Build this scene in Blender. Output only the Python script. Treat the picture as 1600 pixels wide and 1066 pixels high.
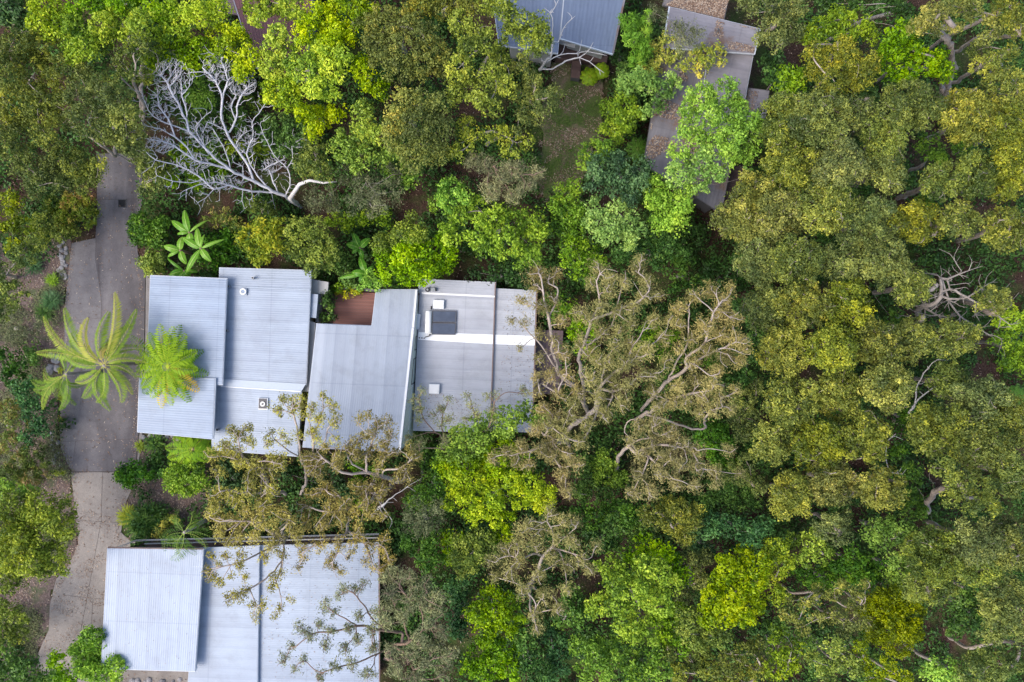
import bpy, math, random
import numpy as np
from mathutils import Vector
R = math.radians
for o in list(bpy.data.objects): bpy.data.objects.remove(o)
C = bpy.context.scene.collection
S = bpy.context.scene
random.seed(7)
rng = np.random.default_rng(11)

# ------------------------------------------------------------------ camera, sky, sun, exposure
H = 60.0; FPX = 1200.0
cd = bpy.data.cameras.new("camera"); cam = bpy.data.objects.new("camera", cd); C.objects.link(cam)
cam.location = (0, 0, H); cam.rotation_euler = (0, 0, 0)
cd.sensor_width = 36; cd.lens = 36 * FPX / 1600; cd.clip_start = 0.5; cd.clip_end = 2000
S.camera = cam
w = bpy.data.worlds.new("World"); S.world = w; w.use_nodes = True
wn = w.node_tree.nodes; wl = w.node_tree.links
sky = wn.new('ShaderNodeTexSky'); sky.sky_type = 'NISHITA'; sky.sun_disc = False
SUN_EL = R(52); SUN_AZ = R(247)      # compass bearing the light comes from (image top = north)
sky.sun_elevation = SUN_EL; sky.sun_rotation = SUN_AZ
sky.air_density = 1.0; sky.dust_density = 3.0; sky.ozone_density = 1.0
wl.new(sky.outputs[0], wn['Background'].inputs[0]); wn['Background'].inputs[1].default_value = 0.15
sl = bpy.data.lights.new("sun", 'SUN'); so = bpy.data.objects.new("sun", sl); C.objects.link(so)
sl.energy = 1.15; sl.angle = R(32); sl.color = (1.0, 0.95, 0.88)
dirv = Vector((math.sin(SUN_AZ) * math.cos(SUN_EL), math.cos(SUN_AZ) * math.cos(SUN_EL), math.sin(SUN_EL)))
so.rotation_euler = dirv.to_track_quat('Z', 'Y').to_euler()
S.view_settings.view_transform = 'Standard'; S.view_settings.look = 'None'
S.view_settings.exposure = 0.98; S.view_settings.gamma = 1; S.view_settings.use_curve_mapping = False

# ------------------------------------------------------------------ helpers
def smooth(t): t = np.clip(t, 0, 1); return t * t * (3 - 2 * t)
def gz(x, y):
    """height of the ground: level on the left, falling into a gully on the right"""
    return -5.0 * smooth((np.asarray(x, float) - 3) / 38.0) - 0.6 * smooth((np.asarray(y, float) - 8) / 20) * smooth((np.asarray(x, float) + 12) / 10)
def P(px, py, z=0.0):
    k = (H - z) / FPX
    return ((px - 800) * k, -(py - 533) * k, z)
def PG(px, py):
    x, y, _ = P(px, py, 0)
    for _i in range(4):
        z = float(gz(x, y)); x, y, _ = P(px, py, z)
    return (x, y, z)

def tag(o, label=None, cat=None, group=None, kind=None):
    if label: o['label'] = label
    if cat: o['category'] = cat
    if group: o['group'] = group
    if kind: o['kind'] = kind
    return o
def empty(name, loc, label, cat, group=None):
    o = bpy.data.objects.new(name, None); C.objects.link(o); o.location = loc; o.empty_display_size = .3
    return tag(o, label, cat, group)
def link(name, me, mat, parent=None, loc=None):
    """mesh given in world coordinates; origin moved to the parent's base"""
    o = bpy.data.objects.new(name, me); C.objects.link(o); o.color = (.5, .5, .5, 1)
    if mat is not None: me.materials.append(mat)
    if parent is not None:
        o.parent = parent
        L = parent.location; p = parent
        off = Vector(L)
        while p.parent: p = p.parent; off += Vector(p.location)
        if me.vertices:
            me.transform(__import__('mathutils').Matrix.Translation(-off))
    return o
def pymesh(name, verts, faces, smooth_=False):
    me = bpy.data.meshes.new(name); me.from_pydata([tuple(map(float, v)) for v in verts], [], faces); me.update()
    if smooth_:
        me.polygons.foreach_set('use_smooth', [True] * len(me.polygons))
    return me
class MB:
    def __init__(s): s.v = []; s.f = []
    def quad(s, a, b, c, d):
        n = len(s.v); s.v += [a, b, c, d]; s.f.append((n, n + 1, n + 2, n + 3)); return s
    def prism(s, top, th):
        """top: list of (x,y,z) counter-clockwise or not; extruded down by th"""
        n = len(s.v); k = len(top)
        a = 0
        for i in range(k):
            x0, y0 = top[i][:2]; x1, y1 = top[(i + 1) % k][:2]; a += x0 * y1 - x1 * y0
        if a < 0: top = top[::-1]
        s.v += [tuple(p) for p in top] + [(p[0], p[1], (p[2] - th) if not callable(th) else th(p)) for p in top]
        s.f.append(tuple(range(n, n + k))); s.f.append(tuple(range(n + 2 * k - 1, n + k - 1, -1)))
        for i in range(k):
            j = (i + 1) % k; s.f.append((n + i, n + k + i, n + k + j, n + j))
        return s
    def box(s, cx, cy, cz, sx, sy, sz, rz=0):
        c, q = math.cos(rz), math.sin(rz)
        t = [(cx + c * dx * sx / 2 - q * dy * sy / 2, cy + q * dx * sx / 2 + c * dy * sy / 2, cz + sz / 2) for dx, dy in ((-1, -1), (1, -1), (1, 1), (-1, 1))]
        return s.prism(t, sz)
    def tube(s, pts, rad, n=6, cap=True):
        pts = [Vector(p) for p in pts]; base = len(s.v)
        if not hasattr(rad, '__len__'): rad = [rad] * len(pts)
        for i, p in enumerate(pts):
            d = (pts[min(i + 1, len(pts) - 1)] - pts[max(i - 1, 0)])
            if d.length < 1e-9: d = Vector((0, 0, 1))
            d.normalize(); a = d.orthogonal().normalized() if i == 0 else (a - d * a.dot(d)).normalized()
            b = d.cross(a)
            for k in range(n):
                t = 2 * math.pi * k / n
                s.v.append(tuple(p + (a * math.cos(t) + b * math.sin(t)) * rad[i]))
        for i in range(len(pts) - 1):
            for k in range(n):
                k2 = (k + 1) % n; o = base + i * n
                s.f.append((o + k, o + k2, o + n + k2, o + n + k))
        if cap:
            s.f.append(tuple(base + k for k in range(n))[::-1]); o = base + (len(pts) - 1) * n
            s.f.append(tuple(o + k for k in range(n)))
        return s
    def build(s, name, mat, parent=None, sm=False): return link(name, pymesh(name, s.v, s.f, sm), mat, parent)

# ------------------------------------------------------------------ materials
def newmat(name):
    m = bpy.data.materials.new(name); m.use_nodes = True
    nt = m.node_tree; b = nt.nodes['Principled BSDF']; return m, nt, b
def ramp(nt, fac, stops):
    r = nt.nodes.new('ShaderNodeValToRGB'); e = r.color_ramp.elements
    while len(e) > len(stops): e.remove(e[-1])
    while len(e) < len(stops): e.new(0.5)
    for i, (p, c) in enumerate(stops): e[i].position = p; e[i].color = (*c, 1)
    nt.links.new(fac, r.inputs[0]); return r.outputs[0]
def noise(nt, scale, detail=4, rough=.6, vec=None, dist=0):
    n = nt.nodes.new('ShaderNodeTexNoise'); n.inputs['Scale'].default_value = scale; n.inputs['Detail'].default_value = detail
    n.inputs['Roughness'].default_value = rough; n.inputs['Distortion'].default_value = dist
    if vec is not None: nt.links.new(vec, n.inputs['Vector'])
    return n.outputs['Fac']
def geo(nt):
    g = nt.nodes.new('ShaderNodeNewGeometry'); return g.outputs['Position']
def mapping(nt, vec, scale=(1, 1, 1), rot=(0, 0, 0)):
    m = nt.nodes.new('ShaderNodeMapping'); m.inputs['Scale'].default_value = scale; m.inputs['Rotation'].default_value = rot
    nt.links.new(vec, m.inputs['Vector']); return m.outputs[0]
def mixc(nt, fac, a, b, mode='MIX'):
    m = nt.nodes.new('ShaderNodeMix'); m.data_type = 'RGBA'; m.blend_type = mode
    for sock, v in ((m.inputs[0], fac), (m.inputs[6], a), (m.inputs[7], b)):
        if isinstance(v, (int, float)): sock.default_value = v
        elif isinstance(v, tuple): sock.default_value = (*v, 1)
        else: nt.links.new(v, sock)
    return m.outputs[2]
def math_(nt, op, a, b=None, c=None):
    m = nt.nodes.new('ShaderNodeMath'); m.operation = op
    for i, v in enumerate((a, b, c)):
        if v is None: continue
        if isinstance(v, (int, float)): m.inputs[i].default_value = v
        else: nt.links.new(v, m.inputs[i])
    return m.outputs[0]
def plain(name, col, rough=.6, var=.15, scale=6, metal=0, spec=.5):
    m, nt, b = newmat(name)
    f = noise(nt, scale, 5, .65, geo(nt))
    nt.links.new(ramp(nt, f, [(.25, tuple(c * (1 - var) for c in col)), (.75, tuple(min(1, c * (1 + var)) for c in col))]), b.inputs['Base Color'])
    b.inputs['Roughness'].default_value = rough; b.inputs['Metallic'].default_value = metal; b.inputs['Specular IOR Level'].default_value = spec
    return m
LEAF = {}
def leafmat(name, stops, trans=.3, rough=.5):
    """stops: albedo over the 'tint' attribute 0..1 (old leaf -> young leaf)"""
    m, nt, b = newmat(name + "_leaf")
    a = nt.nodes.new('ShaderNodeAttribute'); a.attribute_name = 'tint'
    n = len(stops)
    col = ramp(nt, a.outputs['Fac'], [(i / (n - 1), c) for i, c in enumerate(stops)])
    oi = nt.nodes.new('ShaderNodeObjectInfo'); hs = nt.nodes.new('ShaderNodeHueSaturation')
    sc = nt.nodes.new('ShaderNodeSeparateColor'); nt.links.new(oi.outputs['Color'], sc.inputs[0])
    def rng_(lo, hi, k): return math_(nt, 'MULTIPLY_ADD', sc.outputs[k], hi - lo, lo)      # species vary a little from tree to tree: hue, saturation, leaf brightness
    nt.links.new(rng_(.489, .511, 0), hs.inputs['Hue']); nt.links.new(rng_(.92, 1.10, 1), hs.inputs['Saturation']); nt.links.new(rng_(.90, 1.16, 2), hs.inputs['Value']); nt.links.new(col, hs.inputs['Color']); col = hs.outputs[0]
    nt.links.new(col, b.inputs['Base Color']); b.inputs['Roughness'].default_value = rough
    b.inputs['Specular IOR Level'].default_value = .25
    t = nt.nodes.new('ShaderNodeBsdfTranslucent'); mx = nt.nodes.new('ShaderNodeMixShader'); mx.inputs[0].default_value = trans
    nt.links.new(col, t.inputs[0]); nt.links.new(b.outputs[0], mx.inputs[1]); nt.links.new(t.outputs[0], mx.inputs[2])
    nt.links.new(mx.outputs[0], nt.nodes['Material Output'].inputs[0])
    return m
def bark(name, c0, c1):
    m, nt, b = newmat(name)
    f = noise(nt, 3.5, 6, .7, mapping(nt, geo(nt), (1, 1, .5)))
    nt.links.new(ramp(nt, f, [(.3, c0), (.7, c1)]), b.inputs['Base Color']); b.inputs['Roughness'].default_value = .85
    return m
BARK = {'pale': bark('pale_bark', (.26, .20, .165), (.52, .44, .38)), 'brown': bark('brown_bark', (.16, .10, .07), (.30, .20, .15)),
        'grey': bark('grey_bark', (.20, .17, .15), (.38, .34, .31)), 'dead': bark('dead_bark', (.38, .37, .40), (.72, .70, .74)), 'white': bark('white_bark', (.42, .40, .40), (.7, .67, .65))}

# ------------------------------------------------------------------ foliage
def leaf_mesh(name, c, nrm, L, W, tint, tan=None):
    N = len(c)
    if N == 0: return bpy.data.meshes.new(name)
    nrm = nrm / (np.linalg.norm(nrm, axis=1, keepdims=True) + 1e-9)
    if tan is None: tan = rng.normal(size=(N, 3))
    t = tan - nrm * np.sum(tan * nrm, 1, keepdims=True); t /= np.linalg.norm(t, axis=1, keepdims=True) + 1e-9
    b = np.cross(nrm, t)
    L = np.broadcast_to(L, (N,))[:, None] * .5; W = np.broadcast_to(W, (N,))[:, None] * .5
    V = np.empty((N, 4, 3), np.float32)
    V[:, 0] = c - t * L; V[:, 1] = c + b * W + t * L * .15; V[:, 2] = c + t * L; V[:, 3] = c - b * W + t * L * .15
    me = bpy.data.meshes.new(name)
    me.vertices.add(4 * N); me.vertices.foreach_set('co', V.ravel())
    me.loops.add(4 * N); me.loops.foreach_set('vertex_index', np.arange(4 * N, dtype=np.int32))
    me.polygons.add(N); me.polygons.foreach_set('loop_start', np.arange(0, 4 * N, 4, dtype=np.int32))
    me.update(calc_edges=True)
    at = me.attributes.new('tint', 'FLOAT', 'FACE'); at.data.foreach_set('value', np.clip(tint, 0, 1).astype(np.float32))
    return me

# species: lobe radius px, sub clump radius m, leaf L,W, leaves per sub clump, cover, tint range, young share, crown flatness, bark
SP = {}
def sp(name, stops, lr=24, s=.36, L=.22, W=.10, n=34, cover=1.15, flat=.75, bark='grey', trans=.2, young=.3, stray=0, ball=.55, zvar=.9, tips=0):
    SP[name] = dict(mat=leafmat(name, stops, trans), lr=lr, s=s, L=L, W=W, n=n, cover=cover, flat=flat, bark=bark, young=young, ball=ball, zvar=zvar, tips=tips)
sp('olive', [(.062, .088, .018), (.160, .195, .032), (.32, .335, .048), (.58, .54, .075)], lr=16, s=0.3, L=.18, W=.085, n=34, cover=1.2, bark='pale', young=.42, flat=0.95, zvar=1.7)
sp('sage', [(.060, .092, .024), (.15, .195, .045), (.28, .32, .062), (.50, .51, .085)], lr=17, s=0.3, L=.18, W=.085, n=34, cover=1.2, bark='pale', young=.36, flat=0.95, zvar=1.6)
sp('gold', [(.14, .13, .032), (.31, .28, .058), (.49, .44, .075), (.66, .58, .09)], lr=13, s=0.3, L=0.18, W=0.055, n=28, cover=2.2, flat=.6, bark='pale', young=.5, tips=1)
sp('copper', [(.13, .105, .033), (.27, .23, .065), (.42, .35, .09), (.57, .47, .11)], lr=13, s=0.3, L=0.18, W=0.055, n=28, cover=2.2, flat=.6, bark='pale', young=.5, tips=1)
sp('tan', [(.13, .125, .045), (.27, .25, .088), (.41, .36, .13), (.58, .48, .19)], lr=14, s=0.42, L=0.24, W=0.036, n=34, cover=4.6, flat=.6, bark='pale', young=.5, tips=1, ball=.9)
sp('wisp', [(.11, .13, .06), (.20, .21, .095), (.31, .32, .14), (.43, .42, .17)], lr=12, s=0.36, L=0.22, W=0.045, n=34, cover=3.4, flat=.6, bark='brown', young=.45, tips=1, ball=.8)
sp('rust', [(0.089, 0.110, 0.022), (0.189, 0.220, 0.036), (0.304, 0.308, 0.042), (0.525, 0.396, 0.045)], lr=20, s=.36, L=.18, W=.09, n=40, flat=0.9, young=.36, cover=1.25, zvar=1.0)
sp('lime', [(.09, .17, .010), (.24, .36, .012), (.41, .51, .015), (.58, .62, .02)], lr=21, s=.34, L=.21, W=.115, n=32, flat=0.9, young=.45, cover=1.2, zvar=1.3)
sp('leafgreen', [(0.057, 0.130, 0.011), (0.172, 0.310, 0.017), (0.299, 0.460, 0.028), (0.460, 0.580, 0.033)], lr=21, s=.36, L=.22, W=.12, n=30, flat=0.9, young=.40, cover=1.2, zvar=1.3)
sp('fresh', [(.08, .17, .028), (.20, .36, .055), (.32, .50, .085), (.46, .62, .10)], lr=20, s=.35, L=.21, W=.11, n=32, flat=0.9, young=.42, cover=1.25, zvar=1.3)
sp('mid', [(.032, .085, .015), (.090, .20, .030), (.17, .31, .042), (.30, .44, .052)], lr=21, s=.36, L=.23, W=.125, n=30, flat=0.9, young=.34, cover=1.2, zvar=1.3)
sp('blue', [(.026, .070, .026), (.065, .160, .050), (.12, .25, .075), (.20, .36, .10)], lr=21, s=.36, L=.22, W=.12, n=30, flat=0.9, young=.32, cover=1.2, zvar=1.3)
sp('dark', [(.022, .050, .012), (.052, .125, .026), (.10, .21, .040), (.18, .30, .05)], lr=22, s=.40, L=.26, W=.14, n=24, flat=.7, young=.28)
sp('greenyel', [(0.066, 0.110, 0.013), (0.198, 0.275, 0.024), (0.341, 0.418, 0.032), (0.517, 0.550, 0.045)], lr=21, s=.34, L=.20, W=.10, n=34, flat=0.9, young=.38, cover=1.2, zvar=1.3)
sp('heath', [(.05, .09, .015), (.13, .21, .028), (.27, .30, .045), (.50, .31, .13)], lr=18, s=.30, L=.28, W=.065, n=30, flat=.7, young=.42, cover=1.2)
sp('greyleaf', [(.075, .09, .042), (.14, .165, .075), (.22, .25, .11), (.32, .33, .14)], lr=20, s=.40, L=.22, W=.045, n=44, cover=1.1, flat=.7, young=.32, ball=.9)
sp('bamboo', [(.10, .22, .015), (.22, .42, .03), (.34, .55, .045), (.48, .62, .06)], lr=16, s=.36, L=.38, W=.065, n=38, flat=.8, young=.42, ball=.8, cover=1.2)
sp('yellowleaf', [(.12, .17, .02), (.27, .34, .035), (.48, .47, .05), (.72, .60, .07)], lr=15, s=.32, L=.26, W=.10, n=22, flat=.7, young=.5, cover=1.2)

TREES = []
def skeleton(base, fork, attr, r0, tipr, twist=.1, limbs=()):
    """grow a branch structure from trunk to attractor points; returns chains of (points, radii)"""
    cap = 64 + len(attr) * 14 + sum(len(l) for l in limbs) * 14
    N = np.zeros((cap, 3)); par = np.zeros(cap, int); plen = np.zeros(cap); DR = np.zeros((cap, 3)); n = 0
    def add(p, pr, pl, d):
        nonlocal n, N, par, plen, DR
        if n >= len(N):
            N = np.vstack([N, np.zeros_like(N)]); par = np.append(par, np.zeros_like(par)); plen = np.append(plen, np.zeros_like(plen)); DR = np.vstack([DR, np.zeros_like(DR)])
        N[n] = p; par[n] = pr; plen[n] = pl; DR[n] = d; n += 1; return n - 1
    base = np.array(base, float); fork = np.array(fork, float); k = 5
    up = (fork - base) / (np.linalg.norm(fork - base) + 1e-9)
    for i in range(k + 1):
        t = i / k; p = base * (1 - t) + fork * t
        if 0 < i < k: p = p + rng.normal(size=3) * np.array([1, 1, 0]) * twist * .5
        add(p, i - 1, t * np.linalg.norm(fork - base), up)
    chains = [list(range(k + 1))]
    for lb in limbs:
        p0 = np.array(lb[0]); j = int(np.argmin(np.linalg.norm(N[:n] - p0, axis=1))); ch = [j]; prev = j
        P_ = [N[j]] + [np.array(q) for q in lb]; P_ = [p for a_, p in enumerate(P_) if a_ == 0 or np.linalg.norm(p - P_[a_ - 1]) > .05]
        for a_ in range(len(P_) - 1):
            p1, p2 = P_[a_], P_[a_ + 1]; pm = P_[a_ - 1] if a_ else 2 * p1 - p2; pn = P_[a_ + 2] if a_ + 2 < len(P_) else 2 * p2 - p1
            Ls = np.linalg.norm(p2 - p1); m = max(1, min(8, int(Ls / .4)))
            for i in range(1, m + 1):
                t = i / m
                p = .5 * ((2 * p1) + (-pm + p2) * t + (2 * pm - 5 * p1 + 4 * p2 - pn) * t * t + (-pm + 3 * p1 - 3 * p2 + pn) * t ** 3)
                if i < m: p = p + rng.normal(size=3) * .02 * Ls
                prev = add(p, prev, plen[prev] * .8 + Ls / m * .3, (p2 - p1) / Ls); ch.append(prev)
        chains.append(ch)
    A = np.array(attr); order = np.argsort(np.linalg.norm(A - fork, axis=1))
    for ai in order:
        a = A[ai]; v = a - N[:n]; d = np.linalg.norm(v, axis=1) + 1e-9
        da = np.linalg.norm(a - fork); dn = np.linalg.norm(N[:n] - fork, axis=1)
        al = np.sum(v * DR[:n], 1) / d
        cost = d * (1.25 - .45 * al) + .30 * plen[:n] + np.where(dn > da, 2.5 * (dn - da), 0)
        cost[:k - 1] += 50
        j = int(np.argmin(cost)); p0 = N[j].copy(); Ln = d[j]; dj = DR[j].copy()
        m = max(3, min(9, int(Ln / .35) + 1)); prev = j; ch = [j]
        c1 = p0 + dj * Ln * .38; bend = rng.normal(size=3) * twist * Ln * .6; c2 = a - (a - p0) * .3 + bend
        last = p0
        for i in range(1, m + 1):
            t = i / m; p = p0 * (1 - t) ** 3 + c1 * 3 * t * (1 - t) ** 2 + c2 * 3 * t * t * (1 - t) + a * t ** 3
            dd = p - last; dd /= np.linalg.norm(dd) + 1e-9; last = p
            prev = add(p, prev, plen[prev] + Ln / m, dd); ch.append(prev)
        chains.append(ch)
    cnt = np.zeros(n)
    for ch in chains[1:]: cnt[ch[-1]] += 1
    for i in range(n - 1, 0, -1): cnt[par[i]] += cnt[i]
    tot = max(cnt[0], 3); ex = math.log(max(r0 / tipr, 1.5)) / math.log(tot)
    rad = np.minimum(tipr * np.maximum(cnt, .6) ** ex, r0)
    out = []
    for q, ch in enumerate(chains):
        pr = [rad[i] for i in ch]
        if q: pr[0] = min(pr[0], pr[1] * 1.15)
        if q and cnt[ch[-1]] <= 1.01: pr[-1] = tipr * .5
        out.append(([N[i].copy() for i in ch], pr))
    return out

def fill_ellipse(cx, cy, rx, ry, rot, lr):
    out = []; tries = 0; area = math.pi * rx * ry
    rx *= 1.10; ry *= 1.10; area = math.pi * rx * ry; target = max(4, int(area / (lr * lr * 1.0)))
    c, s = math.cos(R(rot)), math.sin(R(rot))
    while len(out) < target and tries < 900:
        tries += 1; a = random.random() * 6.283; q = math.sqrt(random.random()) 
        r = lr * random.uniform(.6, 1.4)
        ex = max(rx - r * .75, 2) * q * math.cos(a); ey = max(ry - r * .75, 2) * q * math.sin(a)
        x = cx + c * ex - s * ey; y = cy + s * ex + c * ey
        if all((x - u) ** 2 + (y - v) ** 2 > (.52 * (r + k)) ** 2 * (1 if tries < 300 else .55) for u, v, k in out): out.append((x, y, r))
    return out

NLEAF = [0]
def tree(label, spn, z, lobes, name='tree', cat='tree', base=None, group=None, tr=.14, dens=1.0, z0=None, dome=.10, tip=.009, extra=0, limbs=(), fork=None, bright=0):
    """lobes: (px,py,r_px) or ellipse (px,py,rx,ry,rot), given in picture pixels of the photo at the height z of the crown top"""
    q = SP[spn]; L = []
    if not limbs and z > 9: z = 9 + (z - 9) * .6
    for l in lobes:
        if len(l) == 3: L.append(l)
        else: L += fill_ellipse(*l, q['lr'])
    L = np.array(L, float); L[:, 2] *= 1.14 if dens > .75 else 1.2; cx, cy = np.average(L[:, :2], axis=0, weights=L[:, 2] ** 2)
    span = max(1, np.max(np.hypot(L[:, 0] - cx, L[:, 1] - cy)))
    cen = []; rad = []
    for x, y, r in L:
        d = math.hypot(x - cx, y - cy) / span
        rw = r / FPX * (H - z)
        zz = z - rw * q['flat'] - dome * span / FPX * (H - z) * d * d * 2 + random.uniform(-1, .35) * q['zvar'] * min(1, rw)
        cen.append(P(x, y, zz)); rad.append(rw)
    cen = np.array(cen); rad = np.array(rad)
    if base is None:
        bx, by, _ = np.average(cen, axis=0, weights=rad ** 2); k_ = 1 + .72 * (z / (H - z)); bx *= k_; by *= k_; bz = float(gz(bx, by)); base = (bx, by, bz)
    elif len(base) == 2: base = PG(*base)
    if z0 is not None: base = (base[0], base[1], z0)
    root = empty(name, base, label, cat, group)
    # sub clumps
    s = q['s']; SC = []; ST = []; SR = []
    for c, r in zip(cen, rad):
        ns = max(3, int(q['cover'] * dens * 2.6 * r * r / (s * s)))
        u = rng.uniform(-.35, 1, ns); a = rng.uniform(0, 2 * np.pi, ns); h = np.sqrt(1 - u * u)
        d = np.stack([h * np.cos(a), h * np.sin(a), u * q['flat']], 1)
        rr = r * (rng.uniform(.62, 1.02, ns) if not q['tips'] else rng.uniform(.2, 1.3, ns)) - s * .3
        SC.append(c + d * rr[:, None]); lt = rng.normal(0, .13)
        ST.append(q['young'] + lt + rng.normal(0, .17, ns)); SR.append(s * rng.uniform(.5, 1.5, ns))
    SC = np.concatenate(SC); ST = np.concatenate(ST); SR = np.concatenate(SR)
    n = q['n']; M = len(SC)
    u = rng.uniform(-.45, 1, (M, n)); a = rng.uniform(0, 2 * np.pi, (M, n)); h = np.sqrt(1 - u * u)
    D = np.stack([h * np.cos(a), h * np.sin(a), u], 2)
    rr = SR[:, None] * (1 - (1 - rng.random((M, n)) ** q['ball']) * .75)
    LC = SC[:, None, :] + D * rr[:, :, None] * np.array([1, 1, .8])
    LC += rng.normal(0, s * .10, LC.shape)
    NR = D * .8 + rng.normal(0, .55, D.shape) + np.array([0, 0, .15])
    tint = ST[:, None] + rng.normal(0, .11, (M, n))
    sz = rng.uniform(.65, 1.25, M * n)
    tn = (D + rng.normal(0, .7, D.shape)).reshape(-1, 3) if q['tips'] else None
    me = leaf_mesh('crown', LC.reshape(-1, 3), NR.reshape(-1, 3), q['L'] * sz, q['W'] * sz, tint.ravel(), tn)
    NLEAF[0] += M * n
    # wood
    topz = np.mean(cen[:, 2]); b = np.array(base, float); mid = np.average(cen, axis=0, weights=rad)
    ht = max(topz - b[2], .5)
    if fork is not None: fork = np.array(P(*fork))
    else: fork = b * (1 - .45) + mid * .45; fork[2] = b[2] + ht * .45
    limbs = [[P(*p) for p in lb] for lb in limbs]
    attr = [c + np.array([0, 0, r * q['flat'] * .15]) for c, r in zip(cen, rad)]
    if spn in ('olive', 'sage') and not extra: extra = 3
    if q['tips'] or extra:
        k = max(extra, 9 if q['tips'] else 2)
        idx = rng.choice(len(SC), size=min(len(SC), len(cen) * k), replace=False)
        attr += [SC[i] + (SC[i] - mid) / (np.linalg.norm(SC[i] - mid) + .1) * rng.uniform(-.1, .3) + np.array([0, 0, rng.uniform(.1, .6) if q['tips'] else .1]) for i in idx]
    if q['tips']: tip = max(tip, .012)
    chains = skeleton(base, fork, attr, tr, tip, limbs=limbs)
    mb = MB()
    for pts, rd in chains: mb.tube(pts, rd, 5 if len(attr) > 60 else 6, cap=False)
    cr = link('crown', me, q['mat'], root); cr.color = (random.random(), random.random(), random.random() + bright, 1)
    t = mb.build('trunk', BARK[q['bark']], root, True)
    return root

# ------------------------------------------------------------------ materials of the setting
def m_ground():
    m, nt, b = newmat('forest_floor')
    g = geo(nt); f1 = noise(nt, .35, 5, .6, g); f2 = noise(nt, 9, 6, .75, g); f3 = noise(nt, .22, 4, .6, mapping(nt, g, (1, 1, 1), (0, 0, 1)))
    c = ramp(nt, f2, [(.28, (.022, .013, .010)), (.5, (.060, .036, .026)), (.62, (.11, .07, .055)), (.78, (.22, .16, .12))])
    c2 = ramp(nt, f2, [(.3, (.020, .034, .010)), (.55, (.055, .085, .022)), (.8, (.13, .15, .05))])
    col = mixc(nt, ramp(nt, f1, [(.45, (0, 0, 0)), (.62, (1, 1, 1))]), c, c2)
    nt.links.new(col, b.inputs['Base Color']); b.inputs['Roughness'].default_value = .95; b.inputs['Specular IOR Level'].default_value = .1
    bp = nt.nodes.new('ShaderNodeBump'); bp.inputs['Strength'].default_value = .7; bp.inputs['Distance'].default_value = .08
    nt.links.new(f2, bp.inputs['Height']); nt.links.new(bp.outputs[0], b.inputs['Normal']); return m
def m_litter():
    m, nt, b = newmat('bark_mulch')
    g = geo(nt); f2 = noise(nt, 8, 6, .75, g); f1 = noise(nt, .9, 3, .6, g)
    c = ramp(nt, f2, [(.3, (.045, .03, .028)), (.5, (.12, .085, .075)), (.65, (.21, .16, .145)), (.8, (.36, .29, .25))])
    c2 = ramp(nt, f2, [(.3, (.03, .045, .02)), (.7, (.11, .12, .06))])
    nt.links.new(mixc(nt, ramp(nt, f1, [(.5, (0, 0, 0)), (.66, (1, 1, 1))]), c, c2), b.inputs['Base Color']); b.inputs['Roughness'].default_value = .95
    return m
def m_lawn():
    m, nt, b = newmat('patchy_lawn')
    g = geo(nt); f1 = noise(nt, .55, 5, .65, g, .5); f2 = noise(nt, 11, 6, .8, g)
    c = ramp(nt, f2, [(.3, (.035, .055, .014)), (.55, (.095, .13, .03)), (.8, (.19, .20, .06))])
    c2 = ramp(nt, f2, [(.3, (.08, .06, .04)), (.55, (.19, .14, .10)), (.72, (.36, .28, .21))])
    nt.links.new(mixc(nt, ramp(nt, f1, [(.42, (0, 0, 0)), (.60, (1, 1, 1))]), c, c2), b.inputs['Base Color']); b.inputs['Roughness'].default_value = .95
    return m
def m_concrete(name, c0, c1, stain=.45):
    m, nt, b = newmat(name)
    g = geo(nt); f1 = noise(nt, .25, 4, .55, mapping(nt, g, (1.6, .35, 1), (0, 0, R(-4))), .6); f2 = noise(nt, 14, 8, .8, g); f3 = noise(nt, 1.3, 5, .7, g)
    base = ramp(nt, f1, [(.32, c0), (.68, c1)])
    sp_ = ramp(nt, f2, [(.3, (.62, .62, .62)), (.55, (1, 1, 1)), (.8, (1.0, 1.0, 1.0))])
    st = ramp(nt, f3, [(.3, (.72, .70, .70)), (.6, (1, 1, 1))])
    nt.links.new(mixc(nt, 1.0, mixc(nt, stain * 2, base, st, 'MULTIPLY'), sp_, 'MULTIPLY'), b.inputs['Base Color']); b.inputs['Roughness'].default_value = .85
    bp = nt.nodes.new('ShaderNodeBump'); bp.inputs['Strength'].default_value = .3; bp.inputs['Distance'].default_value = .02
    nt.links.new(f2, bp.inputs['Height']); nt.links.new(bp.outputs[0], b.inputs['Normal']); return m
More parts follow.
